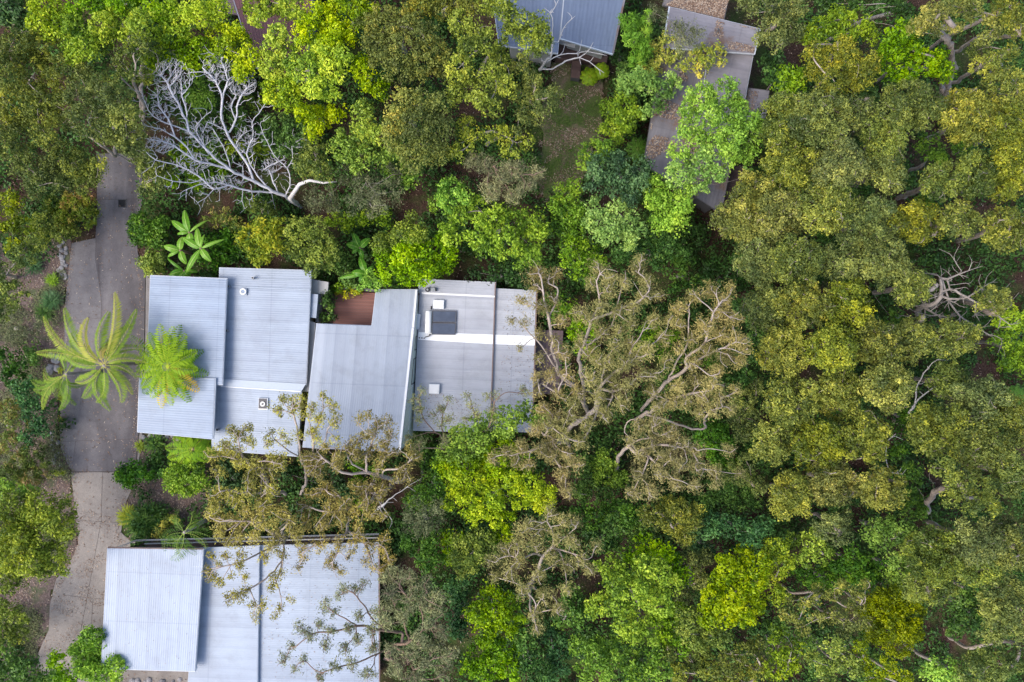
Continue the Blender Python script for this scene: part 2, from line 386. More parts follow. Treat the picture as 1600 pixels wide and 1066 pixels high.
def m_roof(name, col, ribs, ang=-2.2, rough=.42, lap=.76, dirt=.25, spec=.5, leafy=0):
    """weathered corrugated steel; ribs 'x' or 'y' = direction the ribs run"""
    m, nt, b = newmat(name)
    g = mapping(nt, geo(nt), (1, 1, 1), (0, 0, R(-ang)))
    sx = nt.nodes.new('ShaderNodeSeparateXYZ'); nt.links.new(g, sx.inputs[0])
    cross = sx.outputs[1] if ribs == 'x' else sx.outputs[0]
    fr = math_(nt, 'FRACT', math_(nt, 'DIVIDE', cross, lap)); idx = math_(nt, 'FLOOR', math_(nt, 'DIVIDE', cross, lap))
    wn_ = nt.nodes.new('ShaderNodeTexWhiteNoise'); wn_.noise_dimensions = '1D'; nt.links.new(idx, wn_.inputs['W'])
    lapc = ramp(nt, fr, [(0, (.90, .905, .915)), (.12, (.93, .935, .945)), (.5, (1, 1, 1)), (.9, (1.0, 1.0, 1.0)), (1, (.95, .95, .96))])
    sheet = ramp(nt, wn_.outputs[0], [(0, (.93, .93, .94)), (1, (1.03, 1.03, 1.03))])
    st = (.25, 3.5, 1) if ribs == 'x' else (3.5, .25, 1)
    f1 = noise(nt, 1.4, 6, .75, mapping(nt, g, st)); f2 = noise(nt, .35, 4, .6, g); f3 = noise(nt, 22, 4, .8, g)
    streak = ramp(nt, f1, [(.25, (1 - dirt * .32,) * 3), (.6, (1, 1, 1))])
    blot = ramp(nt, f2, [(.3, (1 - dirt * .6, 1 - dirt * .62, 1 - dirt * .6)), (.65, (1, 1, 1))])
    spk = ramp(nt, f3, [(.26, (.78, .78, .79)), (.42, (1, 1, 1))])
    c = mixc(nt, 1.0, mixc(nt, 1.0, mixc(nt, 1.0, tuple(col), lapc, 'MULTIPLY'), sheet, 'MULTIPLY'), streak, 'MULTIPLY')
    c = mixc(nt, 1.0, mixc(nt, 1.0, c, blot, 'MULTIPLY'), spk, 'MULTIPLY')
    if leafy:
        f4 = noise(nt, .5, 5, .7, g); c = mixc(nt, ramp(nt, f4, [(.60 - leafy * .2, (0, 0, 0)), (.72 - leafy * .2, (1, 1, 1))]), c, ramp(nt, f3, [(.3, (.08, .05, .04)), (.7, (.24, .16, .12))]))
    al = sx.outputs[0] if ribs == 'x' else sx.outputs[1]
    ln = ramp(nt, math_(nt, 'FRACT', math_(nt, 'DIVIDE', al, 3.6)), [(0, (.86, .87, .88)), (.012, (.86, .87, .88)), (.03, (.97, .97, .97)), (.5, (1, 1, 1)), (1, (.98, .98, .98))])
    f5 = noise(nt, .8, 5, .7, mapping(nt, g, (1, 1, 1), (0, 0, .6)), .2); c = mixc(nt, 1.0, mixc(nt, 1.0, c, ln, 'MULTIPLY'), ramp(nt, f5, [(.30, (.89, .885, .87)), (.50, (1, 1, 1))]), 'MULTIPLY')
    nt.links.new(c, b.inputs['Base Color']); b.inputs['Roughness'].default_value = rough; b.inputs['Specular IOR Level'].default_value = spec
    return m
M = {
 'roof_blue': m_roof('zinc_blue_roof', (.285, .355, .465), 'x'), 'roof_blue_v': m_roof('zinc_blue_roof_south', (.325, .39, .495), 'y', dirt=.2),
 'roof_mid': m_roof('pale_zinc_roof', (.345, .405, .495), 'x'), 'roof_white': m_roof('pale_silver_roof', (.385, .425, .49), 'y', dirt=.16),
 'roof_lilac': m_roof('aged_silver_roof', (.46, .48, .53), 'x', dirt=.3), 'roof_far': m_roof('slate_blue_roof', (.15, .19, .27), 'y', dirt=.15, lap=.5),
 'roof_old': m_roof('mouldy_grey_roof', (.20, .19, .21), 'y', ang=-14, dirt=.6, rough=.8, leafy=.45), 'roof_red': m_roof('dark_red_roof', (.16, .055, .06), 'y', dirt=.3, lap=.5),
 'roof_old2': m_roof('leaf_strewn_roof', (.26, .25, .28), 'x', ang=-14, dirt=.5, rough=.75, leafy=.15), 'roof_leafy': m_roof('leaf_covered_roof', (.2, .18, .18), 'y', ang=-14, dirt=.6, rough=.8, leafy=.9),
 'trim': plain('light_trim', (.50, .54, .60), .5, .08), 'trim_dark': plain('dark_trim', (.10, .095, .10), .6, .1), 'white': plain('white_paint', (.80, .80, .80), .4, .03),
 'clear': plain('fibreglass_white', (.86, .88, .90), .35, .05, 3), 'wall': plain('grey_wall', (.36, .36, .35), .8, .1), 'wall_green': plain('pale_green_cladding', (.66, .74, .68), .6, .07),
 'glass': plain('dark_glass', (.02, .025, .03), .08, .1, 3, 0, .8), 'green_glass': plain('sea_green_glass', (.16, .26, .24), .1, .1), 'black': plain('black_plastic', (.02, .02, .02), .5, .1),
 'collector': plain('solar_glass', (.075, .09, .125), .12, .25, 2, 0, .8), 'maroon': plain('maroon_paint', (.09, .05, .06), .5, .1), 'steel': plain('galvanised_steel', (.33, .34, .36), .35, .1, 5, .6),
 'ridge': plain('flashing', (.37, .43, .51), .4, .05), 'rust': plain('rusty_gutter', (.20, .14, .12), .8, .25, 4), 'concrete_wall': plain('pale_render', (.40, .40, .40), .8, .12, 3),
 'rock': plain('grey_rock', (.26, .25, .26), .9, .45, 3), 'soil': plain('soil', (.08, .055, .045), .95, .3, 8), 'iron': plain('cast_iron', (.03, .03, .032), .6, .2),
}
def m_boards(name, c0, c1, ang, pitch=.14, axis=1):
    m, nt, b = newmat(name)
    g = mapping(nt, geo(nt), (1, 1, 1), (0, 0, R(-ang))); sx = nt.nodes.new('ShaderNodeSeparateXYZ'); nt.links.new(g, sx.inputs[0])
    idx = math_(nt, 'FLOOR', math_(nt, 'DIVIDE', sx.outputs[axis], pitch)); wn_ = nt.nodes.new('ShaderNodeTexWhiteNoise'); wn_.noise_dimensions = '1D'; nt.links.new(idx, wn_.inputs['W'])
    f = noise(nt, 2.5, 6, .7, mapping(nt, g, (.3, 5, 1) if axis == 1 else (5, .3, 1)))
    c = mixc(nt, .5, ramp(nt, wn_.outputs[0], [(0, c0), (1, c1)]), ramp(nt, f, [(.3, c0), (.7, c1)]))
    nt.links.new(c, b.inputs['Base Color']); b.inputs['Roughness'].default_value = .6; return m
M['deck_red'] = m_boards('red_brown_decking', (.17, .065, .05), (.29, .12, .095), -2)
M['deck_purple'] = m_boards('weathered_decking', (.10, .065, .075), (.18, .125, .14), -2, .14, 0)
M['timber'] = m_boards('brown_timber', (.07, .04, .035), (.15, .09, .075), -10)

# ------------------------------------------------------------------ the ground, driveway, lawn
def ground():
    xs = np.concatenate([np.linspace(-400, -50, 8), np.arange(-46, 46.1, 1.0), np.linspace(50, 400, 8)]); ys = xs
    X, Y = np.meshgrid(xs, ys); r2 = np.random.default_rng(3)
    near = (np.abs(X) < 46) & (np.abs(Y) < 46)
    bush = near & (X > 2)
    Z = gz(X, Y) + np.where(bush, r2.normal(0, .12, X.shape), 0) - .03
    n = len(xs); V = np.stack([X, Y, Z], 2).reshape(-1, 3)
    F = [(j * n + i, j * n + i + 1, (j + 1) * n + i + 1, (j + 1) * n + i) for j in range(n - 1) for i in range(n - 1)]
    tag(link('ground', pymesh('ground', V, F, True), m_ground()), kind='structure')
ground()
def sheet(name, pts, z, mat, kind='structure', rough=0):
    """flat sheet laid on the level part of the site, subdivided along its edge so that the outline wanders a little"""
    out = []
    for i, p in enumerate(pts):
        q = pts[(i + 1) % len(pts)]; L = math.hypot(q[0] - p[0], q[1] - p[1]); k = max(1, int(L / 14)) if rough else 1
        for j in range(k):
            t = j / k; out.append(P(p[0] + (q[0] - p[0]) * t + (random.uniform(-rough, rough) if j else 0), p[1] + (q[1] - p[1]) * t + (random.uniform(-rough, rough) if j else 0), z))
    mb = MB(); mb.prism(out, .12); return tag(mb.build(name, mat), kind=kind)
c_dark = m_concrete('weathered_driveway', (.095, .085, .092), (.225, .207, .212)); c_mid = m_concrete('parking_bay_concrete', (.165, .152, .158), (.235, .222, .226)); c_lt = m_concrete('pale_concrete', (.235, .205, .185), (.335, .30, .27), .35)
sheet('driveway', [(150, 240), (222, 240), (222, 318), (212, 350), (215, 395), (227, 430), (225, 560), (219, 650), (211, 737), (112, 737), (118, 690), (128, 600), (156, 520), (158, 470), (148, 400), (149, 372), (152, 325)], .035, c_dark)
sheet('parking_bay', [(149.5, 372), (148.5, 400), (158.5, 470), (156.5, 520), (128.5, 600), (118.5, 690), (112.5, 737), (104, 722), (95, 700), (93, 660), (97, 600), (100, 545), (102, 470), (106, 430), (112, 380)], .031, c_mid, rough=.6)
sheet('concrete_apron', [(111, 737.6), (212, 737.6), (207, 762), (197, 784), (189, 832), (203, 845), (300, 850), (300, 1090), (58, 1090), (60, 1020), (76, 985), (78, 945), (88, 905), (106, 885), (122, 850), (118, 800)], .027, c_lt, rough=.8)
sheet('path', [(228, 430), (237, 431), (233, 600), (223, 672), (215, 737), (207, 762), (208, 758), (212.6, 737), (220.5, 650), (226.5, 560)], .05, m_concrete('edging_concrete', (.24, .22, .21), (.34, .31, .30)))
def joint(px0, py0, px1, py1, w_=.018):
    a = Vector(P(px0, py0, .04)); b = Vector(P(px1, py1, .04)); d = (b - a).normalized(); n = Vector((-d.y, d.x, 0)) * w_ / 2
    return [tuple(a - n), tuple(b - n), tuple(b + n), tuple(a + n)]
mb = MB()
for j in ((108, 502, 157, 497), (95, 690, 214, 686), (154, 312, 220, 311), (159, 470, 157, 520), (101, 600, 222, 596), (150, 372, 158, 470), (118, 690, 112, 737), (118, 737.3, 211, 737.3), (118, 813, 190, 817), (160, 738, 158, 815), (158, 815, 118, 1030), (100, 930, 164, 937), (190, 836, 187, 830), (94, 1016, 160, 1020), (145, 937, 140, 1020)):
    mb.quad(*joint(*j))
tag(mb.build('driveway_joints', M['soil']), kind='structure')
def drape(name, pts, mat, dz, step=.8):
    """polygon draped over the sloping ground as a fine grid clipped to the outline"""
    W_ = [PG(*p) for p in pts]; xs = [p[0] for p in W_]; ys = [p[1] for p in W_]
    def inside(x, y):
        c = False; n = len(W_)
        for i in range(n):
            x0, y0 = W_[i][:2]; x1, y1 = W_[i - 1][:2]
            if (y0 > y) != (y1 > y) and x < (x1 - x0) * (y - y0) / (y1 - y0) + x0: c = not c
        return c
    gx = np.arange(min(xs), max(xs), step); gy = np.arange(min(ys), max(ys), step); idx = {}; V = []; F = []
    def vid(i, j):
        if (i, j) not in idx:
            x, y = gx[0] + i * step + random.uniform(-.2, .2) * step, gy[0] + j * step + random.uniform(-.2, .2) * step
            idx[(i, j)] = len(V); V.append((x, y, float(gz(x, y)) + dz))
        return idx[(i, j)]
    for i in range(len(gx)):
        for j in range(len(gy)):
            if inside(gx[i] + step / 2, gy[j] + step / 2): F.append((vid(i, j), vid(i + 1, j), vid(i + 1, j + 1), vid(i, j + 1)))
    return tag(link(name, pymesh(name, V, F, True), mat), kind='structure')
drape('lawn', [(862, 100), (900, 95), (945, 120), (940, 210), (925, 245), (905, 320), (880, 300), (850, 320), (830, 300), (845, 200)], m_lawn(), .13)
drape('garden_bed', [(0, 380), (105, 372), (106, 430), (95, 600), (95, 700), (112, 735), (118, 800), (122, 850), (106, 885), (80, 930), (76, 985), (60, 1020), (60, 1080), (-20, 1080), (-20, 380)], m_litter(), .0, .5)
drape('mulch_bed', [(214, 680), (345, 690), (345, 790), (300, 850), (200, 845), (195, 790), (210, 750)], m_litter(), .006, .3)

# ------------------------------------------------------------------ buildings
def quadw(q, zs):
    if not hasattr(zs, '__len__'): zs = [zs] * 4
    return [Vector(P(p[0], p[1], z)) for p, z in zip(q, zs)]
def roof(parent, q, zs, ribs, mat, pitch=.16, amp=.0035, th=.18, trim='trim', bull=None, wob=0, rim=.05, fascia=True):
    """q = TL,TR,BR,BL in photo pixels; a corrugated sheet of steel with a fascia box under it"""
    a, b, c, d = quadw(q, zs)
    if ribs == 'y': u0, u1, v0, v1 = a, b, d, c     # profile runs a->b, ribs run down
    else: u0, u1, v0, v1 = a, d, b, c
    n = int((u1 - u0).length / pitch) * 4; K = 14 if (bull or wob) else 1; V = []; F = []
    for i in range(n + 1):
        t = i / n; p = u0.lerp(u1, t); q_ = v0.lerp(v1, t); dz = amp * math.cos(i * math.pi / 2)
        if bull and t < bull[0]: dz -= bull[1] * (1 - t / bull[0]) ** 2
        for k in range(K + 1):
            s = k / K; r = p.lerp(q_, s)
            wz = wob * math.exp(-((s - .12) / .05) ** 2) * math.sin(t * 5) if wob else 0
            V.append((r.x, r.y, r.z + dz + wz))
    W_ = K + 1
    for i in range(n):
        for k in range(K): F.append((i * W_ + k, i * W_ + k + 1, (i + 1) * W_ + k + 1, (i + 1) * W_ + k))
    o = link('roof', pymesh('roof', V, F), mat, parent)
    if fascia:
        cen = (a + b + c + d) / 4; t = []
        for p in (a, b, c, d):
            e = p - cen; e.z = 0; t.append(p + e.normalized() * rim * 1.3 + Vector((0, 0, -.03 - (bull[1] if bull and p in (a, d) else 0))))
        mb = MB(); mb.prism([tuple(p) for p in t], th); mb.build('fascia', M[trim], o)
    return o
def subbox(parent, name, q, z, th, mat):
    return MB().prism([tuple(v) for v in quadw(q, z)], th).build(name, mat, parent)
def walls(parent, q, zs, inset=.5, mat='wall', down=1.0):
    a = quadw(q, zs); cen = sum(a, Vector()) / 4; t = []
    for p in a:
        e = cen - p; e.z = 0; t.append(tuple(p + e.normalized() * inset * 1.4 + Vector((0, 0, -.26))))
    return MB().prism(t, lambda p: float(gz(p[0], p[1])) - down).build('wall', M[mat], parent)
def strip(parent, name, p0, p1, w_, z, mat, th=.02):
    z0, z1 = z if hasattr(z, '__len__') else (z, z)
    a = Vector(P(p0[0], p0[1], z0)); b = Vector(P(p1[0], p1[1], z1)); d = (b - a).normalized(); n = Vector((-d.y, d.x, 0)) * w_ / 2
    return MB().prism([tuple(a - n), tuple(b - n), tuple(b + n), tuple(a + n)], th).build(name, mat, parent)
def vent_pipe(parent, px, py, z, r=.09, h=.35, hole=True):
    x, y, _ = P(px, py, z); o = MB().tube([(x, y, z - .05), (x, y, z + h), (x, y, z + h + .01)], [r, r, r * 1.05], 12).build('vent_pipe', M['steel'], parent)
    MB().tube([(x, y, z + h + .012), (x, y, z + h + .03)], r * .7, 12).build('opening', M['black'], o); return o
# ---- the main house
house = empty('house', P(520, 560, 0), 'long house of stepped blue-grey and silver corrugated roofs beside the driveway, its courtyard decked', 'house')
QA = [(235, 431), (354, 436), (347, 601), (229, 598)]; zA = 3.8
QB = [(218, 590), (336, 592), (332, 686), (215, 675)]; zB = 4.0
QC = [(343, 419), (486, 423), (478, 601), (339, 593)]; zC = [3.1, 3.1, 2.9, 2.9]
QD = [(334, 603), (470, 612), (464, 713), (331, 703)]; zD = [2.9, 2.9, 2.6, 2.6]
rA = roof(house, QA, zA, 'x', M['roof_blue']); rB = roof(house, QB, zB, 'x', M['roof_blue']); rC = roof(house, QC, zC, 'x', M['roof_mid']); rD = roof(house, QD, zD, 'x', M['roof_mid'])
for q_, z_ in ((QA, zA), (QB, zB), (QC, zC), (QD, zD)): walls(house, q_, z_)
subbox(house, 'flashing', [(344, 592), (478, 600), (470, 613), (336, 604)], [2.96, 2.96, 2.93, 2.93], .06, M['ridge'])
strip(rC, 'flashing', (362, 448), (484, 453), .07, 3.13, M['ridge']); strip(rC, 'flashing', (398, 436), (485, 439), .06, 3.14, M['ridge'])
strip(rD, 'flashing', (348, 672), (466, 680), .07, (2.74, 2.74), M['ridge']); strip(house, 'flashing', (345, 604), (470, 612), .05, 2.97, M['white'])
for x, y, z in ((359, 448, 3.1), (356, 517, 3.02), (397, 435, 3.12), (342, 671, 2.7)): vent_pipe(rC, x, y, z)
x, y, _ = P(381, 456, 3.1)
v = MB().box(x, y, 3.14, .5, .55, .05, R(-2)).build('roof_vent', M['roof_mid'], rC); ring = MB()
for k in range(24):
    a0, a1 = 2 * math.pi * k / 24, 2 * math.pi * (k + 1) / 24
    ring.quad(*[(x + r_ * math.cos(t), y + r_ * math.sin(t), 3.3) for r_, t in ((.15, a0), (.24, a0), (.24, a1), (.15, a1))])
ring.build('ring', M['white'], v); MB().tube([(x, y, 3.15), (x, y, 3.26)], .16, 16).build('cap', M['roof_blue'], v)
x, y, _ = P(412, 631, 2.85)
v = MB().box(x, y, 2.93, .68, .85, .14, R(-2)).build('roof_vent', M['white'], rD); MB().box(x - .02, y + .02, 3.02, .58, .74, .06, R(-2)).build('cover', M['trim_dark'], v)
MB().tube([(x, y, 3.05), (x, y, 3.12)], .19, 18).build('cap', M['steel'], v); MB().tube([(x, y, 3.12), (x, y, 3.16)], .07, 12).build('hub', M['trim_dark'], v)
# courtyard side of the house
subbox(house, 'low_roof', [(484, 436), (513, 441), (512, 460), (484, 459)], 2.2, .25, M['concrete_wall']); strip(house, 'seam', (498, 438), (497, 459), .05, 2.22, M['wall'], .02)
subbox(house, 'box_roof', [(482, 459), (497, 460), (494, 497), (480, 496)], 2.75, .3, M['roof_mid']); MB().box(*P(489, 478, 1.2), .5, 1.6, 2.8).build('wall', M['wall'], house)
subbox(house, 'courtyard_wall', [(497, 458), (502, 458), (498, 504), (493, 503)], 1.5, 1.7, M['concrete_wall'])
subbox(house, 'walkway_roof', [(478, 498), (493, 505), (484, 612), (471, 612)], 2.4, .2, M['concrete_wall'])
QE1 = [(588, 453), (652, 453), (647, 512), (581, 510)]; QE2 = [(492, 506), (647, 512), (625, 706), (470, 700)]
zE1 = [3.2, 3.2, 3.75, 3.75]; zE2 = [3.75, 3.75, 5.4, 5.4]
rE = roof(house, QE2, zE2, 'y', M['roof_white'], bull=(.14, .55)); rE1 = roof(house, QE1, zE1, 'y', M['roof_white'])
walls(house, QE1, zE1); walls(house, [(497, 509), (647, 512), (625, 706), (476, 700)], [3.2, 3.75, 5.4, 4.8], .8)
strip(rE, 'flashing', (645, 513), (624, 706), .16, (3.79, 5.45), M['white'], .05); strip(rE1, 'flashing', (650.5, 453), (645.4, 512), .14, (3.24, 3.79), M['white'], .05)
# pale green east wall below the high edge of the middle roof
a, b, c, d = [Vector(P(*p)) for p in ((653, 462, 3.15), (626, 704, 5.3), (645, 684, 1.6), (656, 462, 2.2))]
wg = MB(); nrm_ = (b - a).cross(c - a).normalized() * .12
if nrm_.x > 0: nrm_ = -nrm_
wg.prism([tuple(a), tuple(b), tuple(c), tuple(d)], 0) if False else None
for f in ((a, b, c, d),):
    n0 = len(wg.v); wg.v += [tuple(p) for p in f] + [tuple(p + nrm_) for p in f]
    wg.f += [(n0, n0 + 1, n0 + 2, n0 + 3), (n0 + 7, n0 + 6, n0 + 5, n0 + 4)] + [(n0 + i, n0 + 4 + i, n0 + 4 + (i + 1) % 4, n0 + (i + 1) % 4) for i in range(4)]
ew = wg.build('east_wall', M['wall_green'], house)
def on_wall(s, t): return a.lerp(b, s).lerp(d.lerp(c, s), t) - nrm_.normalized() * .03
for s in (.62, .74, .86):
    MB().tube([on_wall(s, .02), on_wall(s, .98)], .02, 4).build('batten', M['white'], ew)
MB().tube([on_wall(.6, .5), on_wall(.98, .5)], .02, 4).build('batten', M['white'], ew)
def window(s0, s1, t0, t1, mat):
    p = [on_wall(s0, t0), on_wall(s1, t0), on_wall(s1, t1), on_wall(s0, t1)]
    fr = MB()
    for i in range(4): fr.tube([p[i], p[(i + 1) % 4]], .035, 4)
    f_ = fr.build('window', M['trim_dark'], ew); n_ = nrm_.normalized() * .02
    MB().quad(*[tuple(v + n_) for v in p]).build('pane', mat, f_)
window(.28, .37, .45, .95, M['green_glass']); window(.43, .60, .42, .92, M['glass'])
subbox(house, 'gutter_box', [(650, 458), (655, 458), (652, 490), (647, 490)], 2.95, .3, M['maroon']); subbox(house, 'box_roof', [(651, 490), (657, 491), (655, 513), (650, 516)], 3.0, .3, M['trim'])
QF0 = [(680, 437), (774, 441), (773, 464), (680, 459)]; QF = [(656, 459), (773, 464), (765, 675), (646, 672)]; QG = [(775, 452), (838, 455), (832, 632), (765, 662)]
QG = [(775, 452), (838, 455), (831, 675), (766, 672)]
rF0 = roof(house, QF0, [2.7, 2.7, 2.68, 2.68], 'x', M['roof_lilac']); rF = roof(house, QF, 2.66, 'x', M['roof_lilac']); rG = roof(house, QG, 2.45, 'x', M['roof_lilac'])
roof(house, [(655, 437), (680, 437), (680, 459), (655, 458)], [2.68] * 4, 'x', M['roof_lilac'])
walls(house, QF, 2.66); walls(house, QG, 2.45); walls(house, [(657, 437), (774, 441), (773, 470), (656, 465)], 2.66)
strip(rF, 'flashing', (659, 458), (773, 463.5), .13, 2.72, M['white']); strip(rF, 'gutter', (774, 441), (766, 675), .08, 2.70, M['rust'], .1); strip(rG, 'gutter', (838.5, 455), (832, 675), .10, 2.47, M['rust'], .12)
subbox(rF, 'skylight_sheet', [(654, 519), (771.5, 523), (771, 538), (653, 531)], 2.69, .012, M['clear']); subbox(rG, 'skylight_sheet', [(774, 523), (836, 525), (835.5, 540), (773.5, 538)], 2.48, .012, M['clear'])
def skylight(px, py, sx, sy, z):
    x, y, _ = P(px, py, z); s_ = MB().box(x, y, z + .12, sx, sy, .24, R(-2)).build('skylight', M['trim'], rF)
    MB().box(x, y, z + .27, sx * .92, sy * .92, .06, R(-2)).prism([(x - sx * .36, y - sy * .36, z + .33), (x + sx * .36, y - sy * .36, z + .33), (x + sx * .36, y + sy * .36, z + .33), (x - sx * .36, y + sy * .36, z + .33)], .03).build('dome', M['white'], s_)
skylight(679, 607.5, .80, .74, 2.66); skylight(686, 476, .82, .66, 2.66)
x, y, _ = P(668.5, 453, 2.7); v = MB().tube([(x, y, 2.7), (x, y, 2.95)], .17, 16).build('roof_vent', M['black'], rF0); MB().tube([(x, y, 2.95), (x, y, 2.99)], .08, 12).build('hub', M['steel'], v)
x, y, _ = P(677, 453, 2.7); MB().box(x, y, 2.85, .32, .26, .25).build('roof_vent', M['steel'], rF0); x, y, _ = P(681, 453.5, 2.7); MB().box(x, y, 2.83, .12, .2, .2).build('roof_vent', M['black'], rF0)
for k, px in enumerate((655.5, 659.5, 663)): vent_pipe(rF, px, 528 + k * .3, 2.7, .055, .12)
# decks
def boards(parent, name, q, z, n, mat, along='x', gap=.12, parts=None):
    a, b, c, d = quadw(q, z); mb = MB()
    for i in range(n):
        t0 = (i + gap * .5) / n; t1 = (i + 1 - gap * .5) / n
        if along == 'x': p = [a.lerp(d, t0), b.lerp(c, t0), b.lerp(c, t1), a.lerp(d, t1)]
        else: p = [a.lerp(b, t0), a.lerp(b, t1), d.lerp(c, t1), d.lerp(c, t0)]
        mb.prism([tuple(v) for v in p], .04)
    o = mb.build(name, mat, parent)
    t = [tuple(v - Vector((0, 0, .06))) for v in (a, b, c, d)]
    MB().prism(t, lambda p: float(gz(p[0], p[1])) - .2).build('deck_base', M['trim_dark'], o); return o
boards(house, 'deck', [(523, 455), (590, 458), (585, 513), (520, 508)], .7, 20, M['deck_red'])
boards(house, 'deck', [(833, 515), (880, 517), (877, 617), (828, 614)], .9, 26, M['deck_purple'], 'y')
subbox(house, 'planter', [(500, 452), (524, 454), (520, 505), (497, 503)], .75, .9, M['soil']); subbox(house, 'courtyard_wall', [(511, 447), (589, 452), (589, 456), (511, 452)], 1.2, 1.4, M['trim_dark'])
# ---- solar water heater on the east roof
sw = empty('solar_water_heater', P(690, 503, 2.68), 'rooftop solar water heater, white tank beside two dark glass panels, on the right roof', 'water heater')
a = Vector(P(670, 486, 3.05)); b = Vector(P(669, 521, 3.05))
MB().tube([a + Vector((0, .0, 0)), a + Vector((0, -.05, 0)), b + Vector((0, .05, 0)), b], [.17, .24, .24, .17], 20).build('tank', M['white'], sw, True)
for q_ in ([(676, 485.5), (713, 486), (712.5, 504), (675.5, 503.5)], [(675.5, 504.5), (712.5, 505), (711.5, 523.5), (674, 523)]):
    f_ = MB().prism([tuple(v) for v in quadw(q_, [3.05, 2.85, 2.85, 3.05])], .09).build('collector', M['trim_dark'], sw)
    c_ = [((x - 694) * .95 + 694, (y - (q_[0][1] + q_[2][1]) / 2) * .9 + (q_[0][1] + q_[2][1]) / 2) for x, y in q_]
    MB().prism([tuple(v) for v in quadw(c_, [3.058, 2.858, 2.858, 3.058])], .006).build('glass', M['collector'], f_)
MB().tube([P(674, 483, 2.95), P(674, 479, 2.8)], .06, 8).build('pipe', M['black'], sw); MB().tube([P(672, 523, 3.0), P(671, 525, 2.8), P(664, 527, 2.75)], [.06, .04, .03], 8).build('pipe', M['black'], sw)
for y_ in (488, 519): MB().tube([P(664, y_, 2.76), P(714, y_ + .5, 2.76)], .025, 4).build('rail', M['steel'], sw)
# ---- neighbour's house at the bottom left
nh = empty('house', P(380, 960, 0), 'large house with broad pale corrugated roofs and a railed walkway at the bottom left', 'house')
QH = [(168, 857), (317, 859), (304, 1049), (158, 1045)]; QI1 = [(312, 858), (405, 854), (402, 1085), (292, 1085)]; QI2 = [(403, 854), (591, 849), (592, 1085), (400, 1085)]
roof(nh, QH, 3.9, 'y', M['roof_blue_v'], wob=.035); roof(nh, QI1, 3.05, 'x', M['roof_blue'] if False else M['roof_mid']); roof(nh, QI2, 2.75, 'x', M['roof_mid'])
walls(nh, QH, 3.9); walls(nh, QI1, 3.05); walls(nh, QI2, 2.75); strip(nh, 'gutter', (315.5, 862), (303, 1048), .12, 3.2, M['white'], .1); strip(nh, 'gutter', (592, 850), (592.5, 1080), .12, 2.74, M['rust'], .12)
strip(nh, 'gutter', (168, 856.5), (317, 858.5), .12, 3.88, M['rust'], .15)
subbox(nh, 'walkway', [(212, 847), (592, 837), (592, 856), (196, 864)], 1.3, .2, M['timber'])
rl = MB()
for z_, yo in ((2.4, 0), (2.05, 1.5)):
    rl.tube([P(168, 861 + yo, z_), P(212, 844 + yo, z_), P(592, 834 + yo, z_)], .03, 6)
for px in list(range(212, 593, 32)): rl.tube([P(px, 844 - (px - 212) * .0263, 2.4), P(px, 844 - (px - 212) * .0263, 1.3)], .03, 5)
rl.build('railing', M['steel'], nh); strip(nh, 'beam', (225, 850), (590, 840.5), .08, 2.3, M['wall'], .1)
# ---- far houses at the top
jh = empty('house', P(900, 20, 0), 'house with a smooth slate-blue roof and brown patio above the grassy clearing', 'house')
roof(jh, [(765, -40), (884, -40), (871, 83), (780, 70)], [4.2] * 4, 'y', M['roof_far'], amp=.004, pitch=.3); roof(jh, [(885, -40), (984, -40), (957, 84), (876, 60)], [4.4] * 4, 'y', M['roof_far'], amp=.004, pitch=.3)
walls(jh, [(780, -40), (884, -40), (871, 80), (790, 68)], 4.2, .4); walls(jh, [(885, -40), (980, -40), (957, 78), (878, 55)], 4.4, .6, 'wall')
strip(jh, 'gutter', (984, -40), (957.5, 83.5), .14, 4.42, M['roof_old'], .12); strip(jh, 'gutter', (876, 60.5), (957, 84.5), .08, 4.42, M['ridge'], .1)
subbox(jh, 'patio', [(870, 60), (952, 72), (948, 98), (868, 92)], .5, .8, M['timber']); subbox(jh, 'patio_roof', [(875, 63), (899, 70), (898, 75), (874, 68)], 3.4, .1, M['concrete_wall'])
boards(jh, 'steps', [(894, 95), (908, 96), (906, 123), (892, 121)], .45, 14, M['timber'])
kh = empty('house', P(1090, 170, -1), 'house of long mouldy leaf-strewn grey roofs partly under a fresh green tree', 'house')
roof(kh, [(1050, -40), (1146, -40), (1131, 31), (1036, 8)], [3.3] * 4, 'y', M['roof_leafy'], trim='trim_dark', pitch=.3)
rK = roof(kh, [(1047, 11), (1187, 45), (1178, 84), (1037, 74)], [3.6] * 4, 'x', M['roof_old2'], pitch=.3, rim=.08)
QK = [(1036, 72), (1178, 80), (1127, 333), (1006, 256)]
roof(kh, QK, 3.0, 'y', M['roof_old'], trim='trim_dark', pitch=.3); walls(kh, QK, 3.0, .5, 'trim_dark', 3); walls(kh, [(1047, 11), (1187, 45), (1178, 84), (1037, 74)], 3.5, .5, 'trim_dark', 3)
roof(kh, [(1109, 70), (1178, 79), (1163, 160), (1098, 150)], [3.15] * 4, 'x', M['roof_old2'], pitch=.3)
roof(kh, [(1162, 137), (1202, 142), (1195, 192), (1154, 184)], [2.5] * 4, 'x', M['roof_old2'], trim='trim_dark', pitch=.3); walls(kh, [(1162, 137), (1202, 142), (1195, 192), (1154, 184)], 2.5, .3, 'trim_dark', 4)
boards(kh, 'deck', [(1138, 262), (1164, 258), (1148, 330), (1128, 334)], .8, 14, M['timber'], 'y'); vent_pipe(rK, 1120, 50, 3.6, .06, .5)
rh = empty('house', P(430, 30, 0), 'house with a dark red roof almost hidden by yellow-green trees at the top left', 'house')
QR = [(350, -50), (490, -50), (478, 124), (398, 104)]
roof(rh, QR, 3.2, 'y', M['roof_red'], pitch=.3, rim=.1, trim='steel'); walls(rh, QR, 3.2, .4, 'wall')
